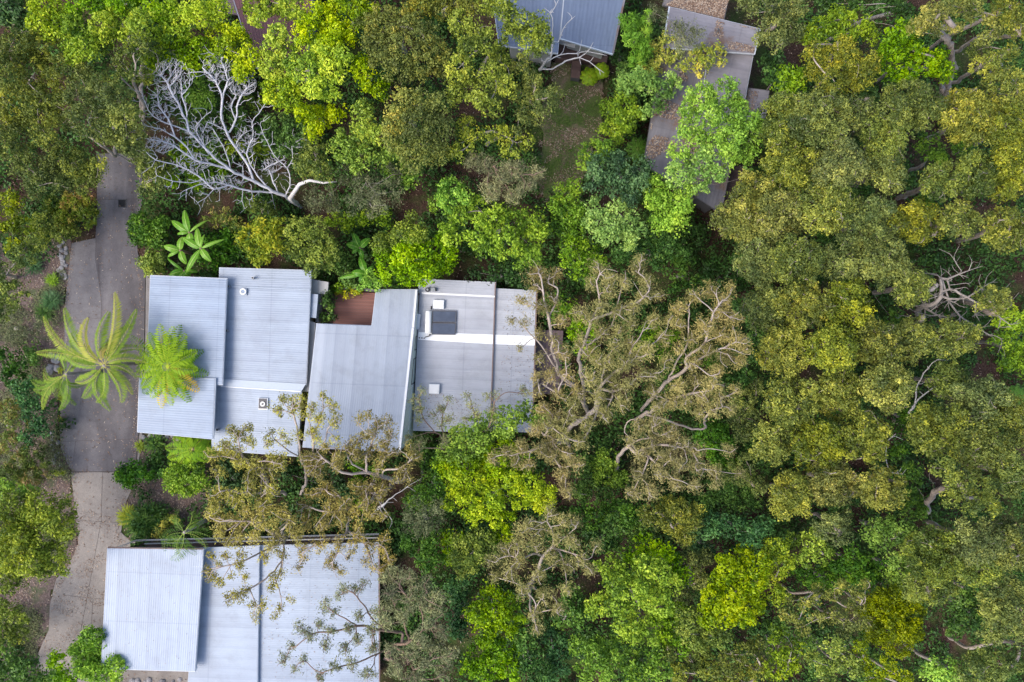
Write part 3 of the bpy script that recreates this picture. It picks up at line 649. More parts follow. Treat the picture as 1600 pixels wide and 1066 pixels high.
subbox(rh, 'verandah', [(325, -50), (352, -50), (372, 24), (340, 18)], 2.4, .15, M['deck_purple'])

# ------------------------------------------------------------------ small things on the ground
g_ = empty('drain_grate', P(191, 318, .035), 'square dark iron drain grate set in the driveway near its upper end', 'drain grate')
x, y, _ = P(191, 318, .04); mb = MB()
for dx, dy, sx, sy in ((-.31, 0, .06, .68), (.31, 0, .06, .68), (0, -.31, .56, .06), (0, .31, .56, .06)): mb.box(x + dx, y + dy, .05, sx, sy, .03)
mb.build('frame', M['trim_dark'], g_); mb = MB()
for k in range(9): mb.box(x - .25 + k * .062, y, .045, .025, .56, .02)
for k in (-1, 1): mb.box(x, y + k * .1, .047, .56, .03, .02)
mb.build('bar', M['iron'], g_); MB().box(x, y, .032, .6, .6, .006).build('pit', M['black'], g_)
def rock_mesh():
    import bmesh
    bm = bmesh.new(); bmesh.ops.create_icosphere(bm, subdivisions=2, radius=1)
    o = Vector((random.random() * 9, random.random() * 9, 3)); from mathutils import noise as mn
    for v in bm.verts: v.co *= 1 + .45 * mn.noise(v.co * 1.1 + o); v.co.z *= .55
    me = bpy.data.meshes.new('rock'); bm.to_mesh(me); bm.free(); me.materials.append(M['rock']); return me
RK = [rock_mesh() for _ in range(5)]
def rocks(spots, label, group):
    for px, py, s in spots:
        o = bpy.data.objects.new('rock', random.choice(RK)); C.objects.link(o); x, y, z = PG(px, py); o.location = (x, y, z + s * .2)
        o.scale = (s * random.uniform(.8, 1.4), s, s * random.uniform(.7, 1)); o.rotation_euler = (0, 0, random.uniform(0, 6)); tag(o, label, 'rock', group)
rocks([(98 + random.uniform(-6, 7), 378 + i * 3.4, random.uniform(.09, .22)) for i in range(18)], 'small grey rock in the rubble edging beside the top of the light parking bay', 'rubble along the parking bay')
rocks([(82 + random.uniform(-14, 12), 566 + random.uniform(-12, 14), random.uniform(.12, .34)) for i in range(12)], 'grey rock in the cluster under the left fronds of the palm', 'rocks under the palm')
rocks([(90 + random.uniform(-9, 9), 672 + i * 5, random.uniform(.08, .2)) for i in range(12)], 'small rock on the mulch strip left of the lower driveway', 'rocks left of the lower driveway')
rocks([(225 + i * 9, 683 + random.uniform(-3, 3), random.uniform(.12, .24)) for i in range(7)], 'pale rock along the shaded foot of the lower garage wall', 'rocks below the garage roof')
rocks([(205 + random.uniform(0, 85), 1062 + random.uniform(-6, 6), random.uniform(.15, .35)) for i in range(8)], 'rock in the bed below the neighbour\'s left roof at the bottom edge', 'rocks at the bottom edge')
# ------------------------------------------------------------------ fronds, blades
MF = {
 'palm': leafmat('palm', [(.04, .09, .014), (.11, .21, .022), (.23, .35, .035), (.42, .44, .06), (.50, .36, .10)], .3, .4),
 'fern': leafmat('fern', [(.07, .17, .012), (.19, .36, .018), (.34, .50, .022), (.50, .58, .03), (.66, .44, .06)], .35),
 'banana': leafmat('banana', [(.05, .16, .02), (.11, .30, .025), (.20, .42, .04), (.34, .55, .09), (.55, .68, .22)], .35, .35),
 'fern_dark': leafmat('shade_fern', [(.04, .12, .02), (.10, .25, .03), (.18, .36, .05), (.28, .44, .07), (.4, .45, .1)], .35),
}
def bez(a, b, c, t): return a * (1 - t) ** 2 + b * 2 * t * (1 - t) + c * t * t
def frond(parent, a, tip, rise, n, ll, lw, mat, tint, name='frond', droop=.25, sweep=.5, curl=0, profile='palm', tw=0.0, asym=0.0):
    a = np.array(a, float); c = np.array(tip, float); L = np.linalg.norm(c - a)
    side0 = np.array([-(c - a)[1], (c - a)[0], 0]) / max(1e-6, np.hypot(*(c - a)[:2]))
    b = (a + c) / 2 + np.array([0, 0, rise]) + side0 * curl
    Cc = []; N_ = []; T_ = []; LL = []; LW = []; TI = []
    m = 16
    for i in range(m):
        p0 = bez(a, b, c, i / m); p1 = bez(a, b, c, (i + 1) / m); d = p1 - p0
        Cc.append((p0 + p1) / 2); T_.append(d); N_.append(np.array([0, 0, 1.]) + side0 * .01); LL.append(np.linalg.norm(d) * 1.2); LW.append(.055 * (1 - i / m * .7)); TI.append(tint + .28)
    for i in range(n):
        t = .10 + .9 * (i + .5) / n; p = bez(a, b, c, t); d = bez(a, b, c, min(1, t + .02)) - bez(a, b, c, t - .02); d /= np.linalg.norm(d)
        s = np.cross(np.array([0, 0, 1.]), d); s /= np.linalg.norm(s) + 1e-9; up = np.cross(d, s)
        w_ = (math.sin(math.pi * min(1, t * .92 + .06)) ** .55) if profile == 'palm' else max(.08, math.sin(math.pi * (.12 + .86 * t)) ** .7)
        for sg in (-1, 1):
            e = s * sg + d * (sweep + random.uniform(-.08, .08)) - up * (droop + random.uniform(-.08, .10)) + up * tw * sg
            e /= np.linalg.norm(e); l_ = ll * w_ * random.uniform(.82, 1.10) * (1 - asym * sg if abs(asym) < 1 else 1)
            Cc.append(p + e * l_ * .5); T_.append(e); N_.append(up + s * sg * .35 + rng.normal(0, .08, 3)); LL.append(l_); LW.append(lw); TI.append(tint + random.uniform(-.09, .09))
    me = leaf_mesh(name, np.array(Cc), np.array(N_), np.array(LL), np.array(LW), np.array(TI), np.array(T_))
    return link(name, me, mat, parent)
def blade(parent, a, tip, rise, width, tint, name='leaf', fold=.25, mat='banana'):
    a = np.array(a, float); c = np.array(tip, float); b = (a + c) / 2 + np.array([0, 0, rise]); m = 14; V = []; F = []; T = []
    s = np.array([-(c - a)[1], (c - a)[0], 0]); s /= np.linalg.norm(s)
    for i in range(m + 1):
        t = i / m; p = bez(a, b, c, t); w_ = width * .5 * (math.sin(math.pi * min(1, max(0, (t - .06)) / .94) ** .8) ** .6 if t > .07 else .06) + .012
        for u in (-1, -.5, -.07, 0, .07, .5, 1):
            V.append(p + s * w_ * u + np.array([0, 0, -abs(u) * w_ * fold + random.uniform(-.012, .012) * abs(u)]))
    for i in range(m):
        for k in range(6):
            o = i * 7 + k; F.append((o, o + 1, o + 8, o + 7)); T.append(tint + (.55 if k in (2, 3) else 0) + random.uniform(-.08, .08))
    me = pymesh(name, V, F, True); at = me.attributes.new('tint', 'FLOAT', 'FACE'); at.data.foreach_set('value', np.clip(T, 0, 1).astype(np.float32))
    return link(name, me, MF[mat], parent)
def palm(label, c, z, tips, cat='palm', n=34, ll=.55, name='palm_tree', tint=.34, zt=-1.4, mat='palm', rise=.9):
    x, y, _ = P(c[0], c[1], z); g0 = float(gz(x, y)); r = empty(name, (x, y, g0), label, cat)
    MB().tube([(x, y, g0 - .1), (x + .03, y, g0 + (z - g0) * .5), (x, y, z)], [.20, .14, .12], 10).build('trunk', BARK['grey'], r, True)
    for tp in tips:
        zz = z + zt * random.uniform(.6, 1.2) if len(tp) < 3 else tp[2]; ti = tint + random.uniform(-.12, .12) if len(tp) < 4 else tp[3]
        tip = P(tp[0], tp[1], zz); d = math.hypot(tip[0] - x, tip[1] - y)
        st = (x + (tip[0] - x) / max(d, .1) * .08, y + (tip[1] - y) / max(d, .1) * .08, z)
        frond(r, st, tip, rise * random.uniform(.8, 1.2), int(n * max(.6, min(1.3, d / 3))), ll * min(1.2, .55 + d / 5), .052, MF[mat], ti, droop=.55, sweep=.75, curl=random.choice((-1, 1)) * random.uniform(.4, 1.3), asym=random.uniform(-.6, .6), tw=random.uniform(-.6, .6))
    return r
palm('tall palm with long arching yellow-green fronds over the light parking bay', (162, 571), 6.8,
     [(178, 458, 5.6, .75), (170, 487, 5.9, .5), (213, 483, 5.4, .5), (206, 508, 5.6, .42), (100, 482, 5.8, .5), (68, 494, 5.2, .62), (56, 551, 5.2, .55), (98, 545, 6.0, .45), (228, 566, 5.6, .62), (212, 592, 5.2, .55),
      (206, 617, 4.8, .66), (188, 629, 4.9, .5), (172, 642, 4.9, .42), (117, 597, 5.8, .55), (138, 497, 6.2, .78), (190, 535, 5.9, .9), (128, 622, 5.0, .4), (150, 628, 5.0, .45), (222, 545, 5.2, .6), (110, 520, 5.9, .4)], n=62, ll=.50, tint=.46)
palm('smaller palm with ragged green fronds beside the rocks, lower left of the tall palm', (103, 585), 4.6, [(48, 594), (52, 608), (66, 640), (92, 641), (118, 634), (112, 558), (70, 575), (135, 600), (84, 618), (88, 556)], n=50, ll=.46, tint=.40, zt=-1.2)
palm('dark green broad-fronded palm overhanging the upper edge of the neighbour\'s left roof', (288, 832), 5.4, [(258, 862), (266, 874), (284, 871), (306, 868), (249, 838), (280, 796), (318, 812), (334, 843), (262, 812), (322, 858), (300, 800)], n=22, ll=.55, tint=.22, zt=-.9, rise=.5)
def fern(label, c, z, tips, ll=.42, n=20, mat='fern', tint=.42, zt=-.9, name='tree_fern', cat='tree fern', th=.12, lower=0, lw=.10):
    x, y, _ = P(c[0], c[1], z); g0 = float(gz(x, y)); r = empty(name, (x, y, g0), label, cat)
    MB().tube([(x, y, g0 - .1), (x, y, z)], [th * 1.3, th], 10).build('trunk', BARK['brown'], r, True)
    for tp in tips:
        zz = z + zt * random.uniform(.7, 1.2) if len(tp) < 3 else tp[2]; ti = tint + random.uniform(-.08, .08) if len(tp) < 4 else tp[3]
        tip = P(tp[0], tp[1], zz); d = math.hypot(tip[0] - x, tip[1] - y)
        frond(r, (x, y, z), tip, .45 * d / 2.5 + .1, n, ll, lw, MF[mat], ti, droop=.08, sweep=.38, profile='fern', curl=random.uniform(-.1, .1))
    return r
def ring_tips(c, r, n, j=.12, a0=0): return [(c[0] + r * random.uniform(1 - j, 1 + j) * math.cos(a0 + 6.283 * i / n), c[1] + r * random.uniform(1 - j, 1 + j) * math.sin(a0 + 6.283 * i / n)) for i in range(n)]
t1 = [(249, 506, 5.0, .5), (270, 510, 5.0, .45), (290, 521, 4.9, .42), (307, 548, 4.9, .42), (309, 577, 4.9, .45), (311, 612, 4.4, .97), (288, 622, 4.8, .42), (268, 634, 4.7, .5), (252, 638, 4.3, .92), (236, 622, 4.8, .42), (220, 606, 4.8, .40), (211, 586, 4.9, .42), (210, 562, 4.8, .42), (217, 540, 4.8, .42), (232, 520, 4.9, .45), (280, 600, 5.0, .4), (246, 540, 5.1, .4), (318, 548, 3.9, .2), (326, 585, 3.9, .2), (222, 618, 3.8, .18), (298, 632, 3.9, .2), (204, 525, 3.9, .15), (282, 507, 3.9, .2), (255, 524, 3.9, .9)]
fern('large bright green tree fern spread over the left edge of the garage roof', (262, 573), 5.3, t1 + [(262 + 50 * math.cos(k * .57 + .2), 573 + 50 * math.sin(k * .57 + .2), 4.55, .22) for k in range(11)], ll=.70, n=16, th=.15, lw=.125)
fern('mid green tree fern below the lower garage roof, above a round lime shrub', (301, 702), 3.3, [(300, 674), (320, 682), (337, 692), (338, 712), (325, 722), (300, 732), (278, 728), (262, 716), (258, 700), (270, 684), (284, 678), (334, 702)], ll=.60, n=17, lw=.12, tint=.32, mat='fern', th=.1)
for lb, c, z, r_, m_ in (('small bright fern beside the brown steps at the top of the clearing', (922, 120), .8, 15, 'fern'), ('shaded fern under the white limb, right of the brown steps', (940, 111), .8, 13, 'fern'), ('dark green fern between the clearing\'s right edge and the mouldy grey roof', (996, 233), .9, 20, 'fern_dark'), ('ferny plant at the right picture edge beside the dark hole', (1586, 618), 3, 16, 'fern_dark')):
    fern(lb, c, z, ring_tips(c, r_, 10), ll=.36, n=14, mat=m_, name='fern', cat='fern', th=.06, zt=-.35, lw=.09)
def banana(label, c, z, leaves, w_=.5, tint=.45):
    x, y, _ = P(c[0], c[1], z - .5); r = empty('banana_plant', (x, y, 0), label, 'banana plant')
    MB().tube([(x, y, -.1), (x, y, z - .3)], [.14, .08], 10).build('stem', BARK['brown'], r, True)
    for lx, ly, *o in leaves:
        blade(r, (x, y, z - .35), P(lx, ly, z - random.uniform(.2, .7)), .5, w_ * (o[0] if o else 1), tint + random.uniform(-.1, .12))
    return r
banana('banana plant with a leaf pointing up left, highest of the four above the garage', (297, 364), 3.2, [(288, 328), (268, 345), (325, 344, .35), (301, 380), (277, 366, .5)])
banana('banana plant with star-like pale green leaves, rightmost of the four above the garage', (315, 389), 3.4, [(308, 356), (285, 371), (351, 374, .5), (330, 409), (291, 427, .8), (320, 366, .4)])
banana('banana plant nearest the yellow-green hedge, leftmost of the four above the garage', (283, 392), 3.0, [(256, 385), (285, 370), (291, 413), (262, 402, .5)])
banana('banana plant half under the eave of the garage, lowest of the four', (289, 424), 2.6, [(261, 403, .4), (265, 430), (298, 434), (282, 440, .8), (310, 425, .6)], tint=.3)
banana('darker banana plant in the gap above the courtyard, upper of the two', (563, 388), 3.0, [(552, 364), (541, 381), (578, 372), (568, 405, .7), (550, 396, .6)], tint=.2)
banana('darker banana plant reaching over the courtyard, lower of the two', (573, 428), 3.0, [(562, 400), (530, 435, .6), (549, 426), (562, 443), (584, 415, .6)], tint=.2)
def tuft(label, px, py, r_, n, sp_, h=.6, lw=.05, name='grass_clump', cat='grass clump', tint=.4, group=None, bias=0):
    x, y, z = PG(px, py); q = SP[sp_]; root = empty(name, (x, y, z), label, cat, group); rw = r_ * (H - z) / FPX; C_ = []; T_ = []; N_ = []; LL = []
    for i in range(n):
        a = random.random() * 6.283; e = random.uniform(.15, 1.2); off = rw * .35 * math.sqrt(random.random()); a2 = random.random() * 6.283
        l_ = rw * random.uniform(.7, 1.05); o = np.array([x + off * math.cos(a2), y + off * math.sin(a2), z + .1])
        d0 = np.array([math.cos(a) * math.cos(e), math.sin(a) * math.cos(e), math.sin(e)]); d1 = np.array([math.cos(a), math.sin(a), -.15 + .5 * e]); d1 /= np.linalg.norm(d1)
        p1 = o + d0 * l_ * .55; C_ += [o + d0 * l_ * .28, p1 + d1 * l_ * .25]; T_ += [d0, d1]; N_ += [np.cross(d0, [-math.sin(a), math.cos(a), 0]) * -1, np.array([0, 0, 1.]) - d1 * d1[2]]; LL += [l_ * .62, l_ * .6]
    me = leaf_mesh('foliage', np.array(C_), np.array(N_), np.array(LL), lw, tint + rng.normal(0, .15, len(C_)), np.array(T_))
    link('foliage', me, q['mat'], root); MB().tube([(x, y, z - .05), (x, y, z + .12)], [.08, .05], 6).build('stem', BARK['brown'], root); return root
tuft('dense dark green strappy clump at the driveway corner above the neighbour\'s roof', 228, 815, 27, 700, 'mid', lw=.05, tint=.40)
tuft('dark green strappy clump joined to the right of the bigger one by the driveway', 243, 803, 20, 400, 'mid', lw=.05, tint=.32)
tuft('yellow-green strappy clump on the driveway side of the dark clump above the neighbour\'s roof', 203, 806, 17, 320, 'greenyel', lw=.045, tint=.85)
tuft('small round green clump on bare soil left of the light parking bay', 85, 437, 11, 220, 'leafgreen', lw=.05, tint=.4)
tuft('dark strappy plant just below the garage corner, beside the pale rocks', 246, 693, 17, 200, 'mid', lw=.07, tint=.42)
tuft('pale green strappy plant at the left end of the bed below the garage', 222, 696, 10, 120, 'greenyel', lw=.06, tint=.4)
tuft('blue-green grassy clump on the left verge in line with the top of the parking bay', 55, 414, 18, 300, 'blue', lw=.04, tint=.25)
tuft('blue-green grassy clump at the left kerb of the parking bay above the palm', 84, 470, 17, 320, 'blue', lw=.04, tint=.35)
tuft('dark grassy clump tucked under the palm\'s top left frond', 72, 488, 15, 260, 'mid', lw=.04, tint=.3)
tuft('red-tipped cordyline by the railing above the neighbour\'s roof', 333, 847, 9, 80, 'heath', lw=.09, tint=.95)
for lb_, px, py in (('little yellow-green tuft at the kerb, beside the small palm\'s lowest frond', 97, 622), ('little yellow-green tuft at the kerb, among the lower rocks', 97, 655), ('little yellow-green tuft level with the driveway\'s colour change, nearest the concrete', 100, 738),
                  ('little yellow-green tuft level with the driveway\'s colour change, further from the concrete', 91, 738), ('little yellow-green tuft among the grey rocks under the tall palm', 96, 578)):
    tuft(lb_, px, py, 6, 60, 'greenyel', lw=.04, tint=.6, group='kerb tufts')

# ------------------------------------------------------------------ dead tree
def dead_tree():
    Z = lambda px, py: 2.2 + 6.8 * min(1, math.hypot(px - 455, py - 318) / 230)
    K = lambda *pp: [P(200 + .2439 * x, 70 + .2439 * y, Z(200 + .2439 * x, 70 + .2439 * y)) for x, y in pp]
    base = PG(470, 324); root = empty('dead_tree', base, 'bare silver-grey dead tree sprawling up left from above the main house', 'dead tree')
    limbs = [K((950, 950), (820, 880), (655, 800), (470, 640), (390, 555), (215, 490), (130, 420), (90, 310)), K((390, 555), (375, 480), (290, 330), (250, 240), (180, 170)), K((330, 400), (375, 480), (370, 400), (345, 330)),
             K((820, 890), (750, 740), (650, 600), (600, 480), (605, 350), (560, 230), (480, 150)), K((605, 350), (640, 230), (600, 110), (560, 60)), K((650, 560), (690, 480), (710, 360), (760, 280), (820, 240)), K((690, 480), (660, 400), (690, 330)),
             K((900, 920), (830, 840), (760, 700), (800, 600), (795, 500), (840, 440), (885, 370)), K((760, 700), (690, 640), (740, 570), (800, 540)), K((920, 950), (750, 930), (640, 900), (550, 925), (480, 865), (380, 800), (290, 765), (180, 740), (110, 680)),
             K((640, 900), (560, 880), (420, 910), (350, 940)), K((480, 865), (400, 885), (290, 875), (190, 840)), K((655, 800), (520, 760), (430, 740), (300, 650), (220, 620), (110, 600)), K((430, 740), (380, 660), (300, 590), (210, 540), (120, 520)),
             K((960, 950), (900, 800), (870, 800), (1000, 730)), K((1010, 980), (1040, 870), (1020, 790), (930, 700), (870, 580), (850, 520)), K((1020, 790), (1055, 730), (1050, 650), (1100, 610)), K((930, 1000), (890, 1015)),
             K((655, 790), (610, 650), (545, 540)), K((610, 540), (560, 515), (510, 495), (480, 560)), K((520, 700), (440, 560), (470, 480), (530, 430)), K((550, 925), (500, 980), (450, 1010)), K((735, 930), (730, 1000), (745, 1045)), K((740, 860), (735, 780), (690, 760)), K((300, 590), (260, 480), (200, 400), (190, 330))]
    big = [P(463, 318, 2.2), P(453, 310, 3.0), P(468, 288, 4.2), P(484, 282, 4.6), P(505, 286, 4.9), P(526, 284, 5.0)]
    attr = []
    r2 = random.Random(5)
    for lb in limbs:
        for i in range(1, len(lb)):
            a, b = Vector(lb[i - 1]), Vector(lb[i])
            for _k in range(max(1, int((b - a).length / .09))):
                p = a.lerp(b, r2.random()); d = (b - a).normalized(); n = Vector((-d.y, d.x, 0)) * r2.choice((-1, 1))
                attr.append(np.array(p + (d * r2.uniform(.1, .9) + n * r2.uniform(.12, 1.0)) + Vector((0, 0, r2.uniform(-.1, .5)))))
    for cx, cy, rx, ry, n in ((270, 120, 32, 30, 120), (338, 105, 22, 24, 110), (378, 132, 24, 18, 100), (255, 160, 22, 26, 60), (250, 225, 24, 14, 60), (300, 255, 26, 18, 70), (345, 285, 34, 12, 60), (425, 258, 16, 12, 40), (385, 215, 18, 20, 40), (310, 210, 24, 22, 50)):
        for _k in range(int(n * 4.5)):
            a = r2.random() * 6.283; q = math.sqrt(r2.random()); px, py = cx + rx * q * math.cos(a), cy + ry * q * math.sin(a); attr.append(np.array(P(px, py, Z(px, py) + r2.uniform(-.6, .3))))
    ch = skeleton(base, P(445, 306, 2.6), attr, .135, .0135, twist=.12, limbs=limbs); mb = MB()
    for pts, rd in ch: mb.tube(pts, rd, 5 if max(rd) > .04 else 3, cap=False)
    mb.build('trunk', BARK['dead'], root, True)
    MB().tube(big, [.20, .17, .14, .11, .08, .03], 8).build('limb', BARK['white'], root, True)
dead_tree()
def bare(label, base, limbs, bark_, tip=.018, tw=40, name='dead_tree', cat='dead tree', r0=.18, spread=.6):
    b = PG(*base); root = empty(name, b, label, cat); lw = [[P(*p) for p in lb] for lb in limbs]; attr = []
    for lb in lw:
        for i in range(1, len(lb)):
            a, c = Vector(lb[i - 1]), Vector(lb[i])
            for _k in range(max(1, int(tw * (c - a).length / 40))):
                p = a.lerp(c, random.random()); attr.append(np.array(p) + rng.normal(0, spread, 3) * np.array([1, 1, .4]))
    mb = MB()
    for pts, rd in skeleton(b, lw[0][0], attr, r0, tip, .05, lw): mb.tube(pts, [min(r_, r0) for r_ in rd], 5, cap=False)
    mb.build('trunk', BARK[bark_], root, True)
q = lambda *pp: [(1380 + .1407 * x, 380 + .1407 * y, z) for x, y, z in pp]
bare('grey leafless tree with crooked pale limbs over the dark hollow near the right edge', (1432, 492), [q((380, 740, 5), (450, 690, 6.5), (530, 690, 7), (640, 600, 7.6), (635, 400, 8)), q((640, 590, 7.6), (740, 620, 7.8), (930, 605, 8), (1080, 510, 8.2), (1170, 450, 8.4)), q((635, 390, 8), (710, 400, 8), (830, 350, 8.2), (950, 305, 8.4), (980, 230, 8.5)),
     q((740, 510, 7.8), (930, 600, 8), (1030, 660, 8), (1200, 670, 8.1), (1300, 630, 8.2), (1400, 640, 8.2)), q((1030, 660, 8), (1020, 780, 7.8), (1070, 870, 7.7)), q((1150, 700, 8), (1230, 760, 8), (1300, 830, 8), (1400, 900, 8)), q((450, 690, 6.5), (410, 600, 7), (405, 540, 7.2)), q((460, 720, 6.5), (600, 800, 7), (730, 830, 7.2)), q((710, 620, 7.6), (780, 720, 7.5), (850, 810, 7.4), (960, 880, 7.3), (1060, 950, 7.2), (1180, 1020, 7.2)), q((870, 310, 8.2), (820, 240, 8.3), (795, 195, 8.4)), q((710, 400, 8), (740, 520, 7.8)), q((1090, 510, 8.1), (1110, 590, 8), (1170, 640, 8)), q((660, 420, 7.9), (690, 520, 7.7), (720, 600, 7.6))], 'grey', tw=330, spread=.9, tip=.016)
bare('white-limbed gum sapling leaning over the slate-blue roof and the brown patio', (843, 110), [[(845, 108, 3.5), (853, 96, 5), (862, 84, 6.5), (863, 55, 7.5), (858, 25, 8.5), (868, 10, 9), (875, -5, 9)], [(862, 84, 6.5), (864, 40, 8), (860, 20, 8.6), (850, 12, 8.8)], [(872, 66, 6.8), (880, 45, 7.4), (893, 30, 7.8), (899, 25, 8)], [(845, 108, 3.5), (864, 108, 4.2), (885, 95, 5), (905, 90, 5.5), (922, 76, 6.2), (927, 66, 6.5)], [(852, 98, 4.6), (875, 86, 5.2), (900, 84, 5.6), (915, 80, 6), (930, 83, 6.2), (948, 87, 6.4)], [(905, 90, 5.5), (920, 96, 5.6), (935, 108, 5.6), (944, 114, 5.6)]], 'white', tw=60, spread=.3, name='gum_tree', cat='tree', r0=.11)
bare('pale fallen limb lying on a slant below the middle silver roof', (588, 797), [[(588, 797, 1.2), (612, 778, 2.2), (640, 758, 2.8), (658, 748, 3.2)], [(600, 788, 1.6), (596, 778, 1.9)], [(585, 770, 1.5), (600, 795, 1.4), (612, 812, 1.2)]], 'white', tw=8, name='fallen_limb', cat='fallen branch', r0=.13)
bare('crooked bare pale twig standing out above the olive gums at the right edge', (1540, 120), [[(1560, 96, 8), (1572, 112, 9), (1590, 134, 9.5), (1602, 128, 9.6)], [(1567, 105, 8.6), (1575, 125, 8.8)]], 'white', tw=30, spread=.3, name='dead_branch', cat='dead branch', r0=.07)
bare('curved bare white limbs above the dark gap right of the golden-olive gums', (1432, 636), [[(1420, 645, 5), (1430, 628, 6.5), (1434, 600, 7.2), (1450, 576, 7.8), (1465, 562, 8), (1482, 563, 8)], [(1425, 636, 6), (1442, 618, 7), (1460, 605, 7.4), (1480, 598, 7.6)], [(1440, 600, 7.2), (1458, 589, 7.4)]], 'white', tw=40, spread=.4, name='dead_branch', cat='dead branch', r0=.09)
bare('forked grey dead limb in the dark gap below the golden-olive gums', (1375, 775), [[(1368, 764, 5), (1372, 750, 6), (1390, 738, 6.6), (1410, 741, 6.8), (1416, 733, 7)], [(1374, 748, 6), (1362, 765, 6)], [(1384, 710, 6), (1386, 690, 6.6), (1400, 678, 7)]], 'white', tw=40, spread=.3, name='dead_branch', cat='dead branch', r0=.08)
# ------------------------------------------------------------------ undergrowth (uncountable low cover) and litter
BLOCK = [QA, QB, QC, QD, QE1, QE2, QF, QG, QH, QI1, QI2, QK, [(480, 430), (600, 450), (590, 520), (475, 620)], [(645, 435), (780, 440), (780, 470), (645, 470)],
         [(60, 735), (118, 690), (90, 560), (98, 370), (150, 365), (150, 240), (230, 240), (245, 600), (232, 700), (215, 850), (420, 850), (420, 1080), (50, 1080), (30, 950)],
         [(775, -20), (985, -20), (960, 130), (935, 250), (900, 310), (840, 310), (850, 90)], [(1040, -20), (1140, -20), (1200, 40), (1205, 195), (1130, 335), (1000, 260)], [(345, -20), (480, -20), (478, 124), (398, 100)], [(-10, 400), (100, 400), (100, 740), (118, 800), (-10, 1000)],
         [(830, 515), (880, 515), (880, 617), (828, 617)], [(640, 712), (670, 720), (640, 775), (600, 800)]]
def pip(x, y, poly):
    c = False; n = len(poly)
    for i in range(n):
        x0, y0 = poly[i]; x1, y1 = poly[i - 1]
        if (y0 > y) != (y1 > y) and x < (x1 - x0) * (y - y0) / (y1 - y0) + x0: c = not c
    return c
def undergrowth():
    r2 = random.Random(9); pts = []; tt = []
    while len(pts) < 12000:
        px, py = r2.uniform(-60, 1660), r2.uniform(-60, 1126)
        if any(pip(px, py, b) for b in BLOCK): continue
        x, y, z = PG(px, py); n1 = math.sin(x * .8 + 2 * math.sin(y * .5)) + math.cos(y * .9 + 1.5 * math.sin(x * .4)) + .5 * math.sin(x * 2.1 + y * 1.7)
        if n1 < -.75: continue
        pts.append((x, y, z + max(.1, .55 + .35 * n1 + r2.uniform(-.2, .3)))); tt.append(.3 + .12 * n1)
    pts = np.array(pts); M_ = len(pts); n = 22
    u = rng.uniform(-.2, 1, (M_, n)); a = rng.uniform(0, 6.283, (M_, n)); h = np.sqrt(1 - u * u); D = np.stack([h * np.cos(a), h * np.sin(a), u * .7], 2)
    s = rng.uniform(.3, .7, (M_, 1, 1)); LC = pts[:, None] + D * s
    me = leaf_mesh('undergrowth', LC.reshape(-1, 3), (D + rng.normal(0, .6, D.shape) + [0, 0, .4]).reshape(-1, 3), .30 * rng.uniform(.6, 1.3, M_ * n), .15, (np.array(tt)[:, None] + rng.normal(0, .16, (M_, n))).ravel())
    tag(link('undergrowth', me, SP['dark']['mat']), kind='stuff')
undergrowth()
def ground_cover():
    r2 = random.Random(12); pts = []
    while len(pts) < 1500:
        px, py = r2.uniform(-10, 118), r2.uniform(385, 1050)
        if not pip(px, py, [(0, 380), (100, 380), (96, 560), (92, 690), (110, 745), (114, 830), (70, 920), (50, 1050), (-10, 1050)]): continue
        if math.sin(px * .07 + 2 * math.sin(py * .03)) + math.cos(py * .05 + px * .02) < .15: continue
        x, y, z = P(px, py, .08); pts.append((x, y, z + r2.uniform(0, .12)))
    pts = np.array(pts); n = 14; D = rng.normal(0, 1, (len(pts), n, 3)) * [.22, .22, .05]; LC = (pts[:, None] + D).reshape(-1, 3)
    me = leaf_mesh('ground_cover', LC, rng.normal(0, .5, LC.shape) + [0, 0, 1], .17, .06, rng.uniform(.1, .8, len(LC))); tag(link('ground_cover', me, SP['greyleaf']['mat']), kind='stuff')
ground_cover()
ml = leafmat('dry', [(.10, .06, .04), (.22, .14, .10), (.34, .24, .17), (.50, .42, .34)], .05, .8)
def litter(name, poly, n, dz, size=.13, flat=None, clump=0):
    r2 = random.Random(len(name) + n); xs = [p[0] for p in poly]; ys = [p[1] for p in poly]; pts = []; t = 0
    while len(pts) < n and t < n * 30:
        t += 1; px, py = r2.uniform(min(xs), max(xs)), r2.uniform(min(ys), max(ys))
        if not pip(px, py, poly): continue
        if clump and math.sin(px * .09 + 3 * math.sin(py * .05)) + math.cos(py * .11 + px * .03) < clump: continue
        if flat is None: x, y, z = PG(px, py); z = float(z)
        else: x, y, z = P(px, py, flat)
        pts.append((x, y, z + dz + r2.uniform(0, .02)))
    pts = np.array(pts); m = len(pts)
    me = leaf_mesh(name, pts, np.array([0, 0, 1.]) + rng.normal(0, .15, (m, 3)), size * rng.uniform(.5, 1.4, m), size * .35, rng.uniform(0, 1, m))
    tag(link(name, me, ml), kind='stuff')
litter('leaf_litter', [(0, 0), (1600, 0), (1600, 1066), (0, 1066)], 16000, .05, .18)
litter('fallen_leaves', [(105, 800), (215, 740), (190, 850), (160, 1060), (62, 1060), (80, 960), (90, 905)], 1500, .05, .11, clump=.1)
litter('lawn_litter', [(862, 100), (900, 95), (945, 120), (940, 210), (925, 245), (905, 320), (880, 300), (850, 320), (830, 300), (845, 200)], 2600, .15, .15, clump=-.1)
litter('drift_leaves', [(206, 318), (212, 318), (205, 360), (216, 425), (224, 440), (218, 640), (211, 735), (196, 780), (186, 840), (178, 842), (190, 780), (204, 735), (212, 600), (218, 440), (205, 395)], 420, .045, .12)
litter('kerb_leaves', [(110, 385), (118, 385), (108, 470), (106, 560), (102, 690), (118, 735), (124, 800), (126, 850), (112, 885), (90, 930), (80, 930), (104, 880), (118, 845), (112, 737), (94, 690), (98, 560), (102, 470)], 520, .045, .13)
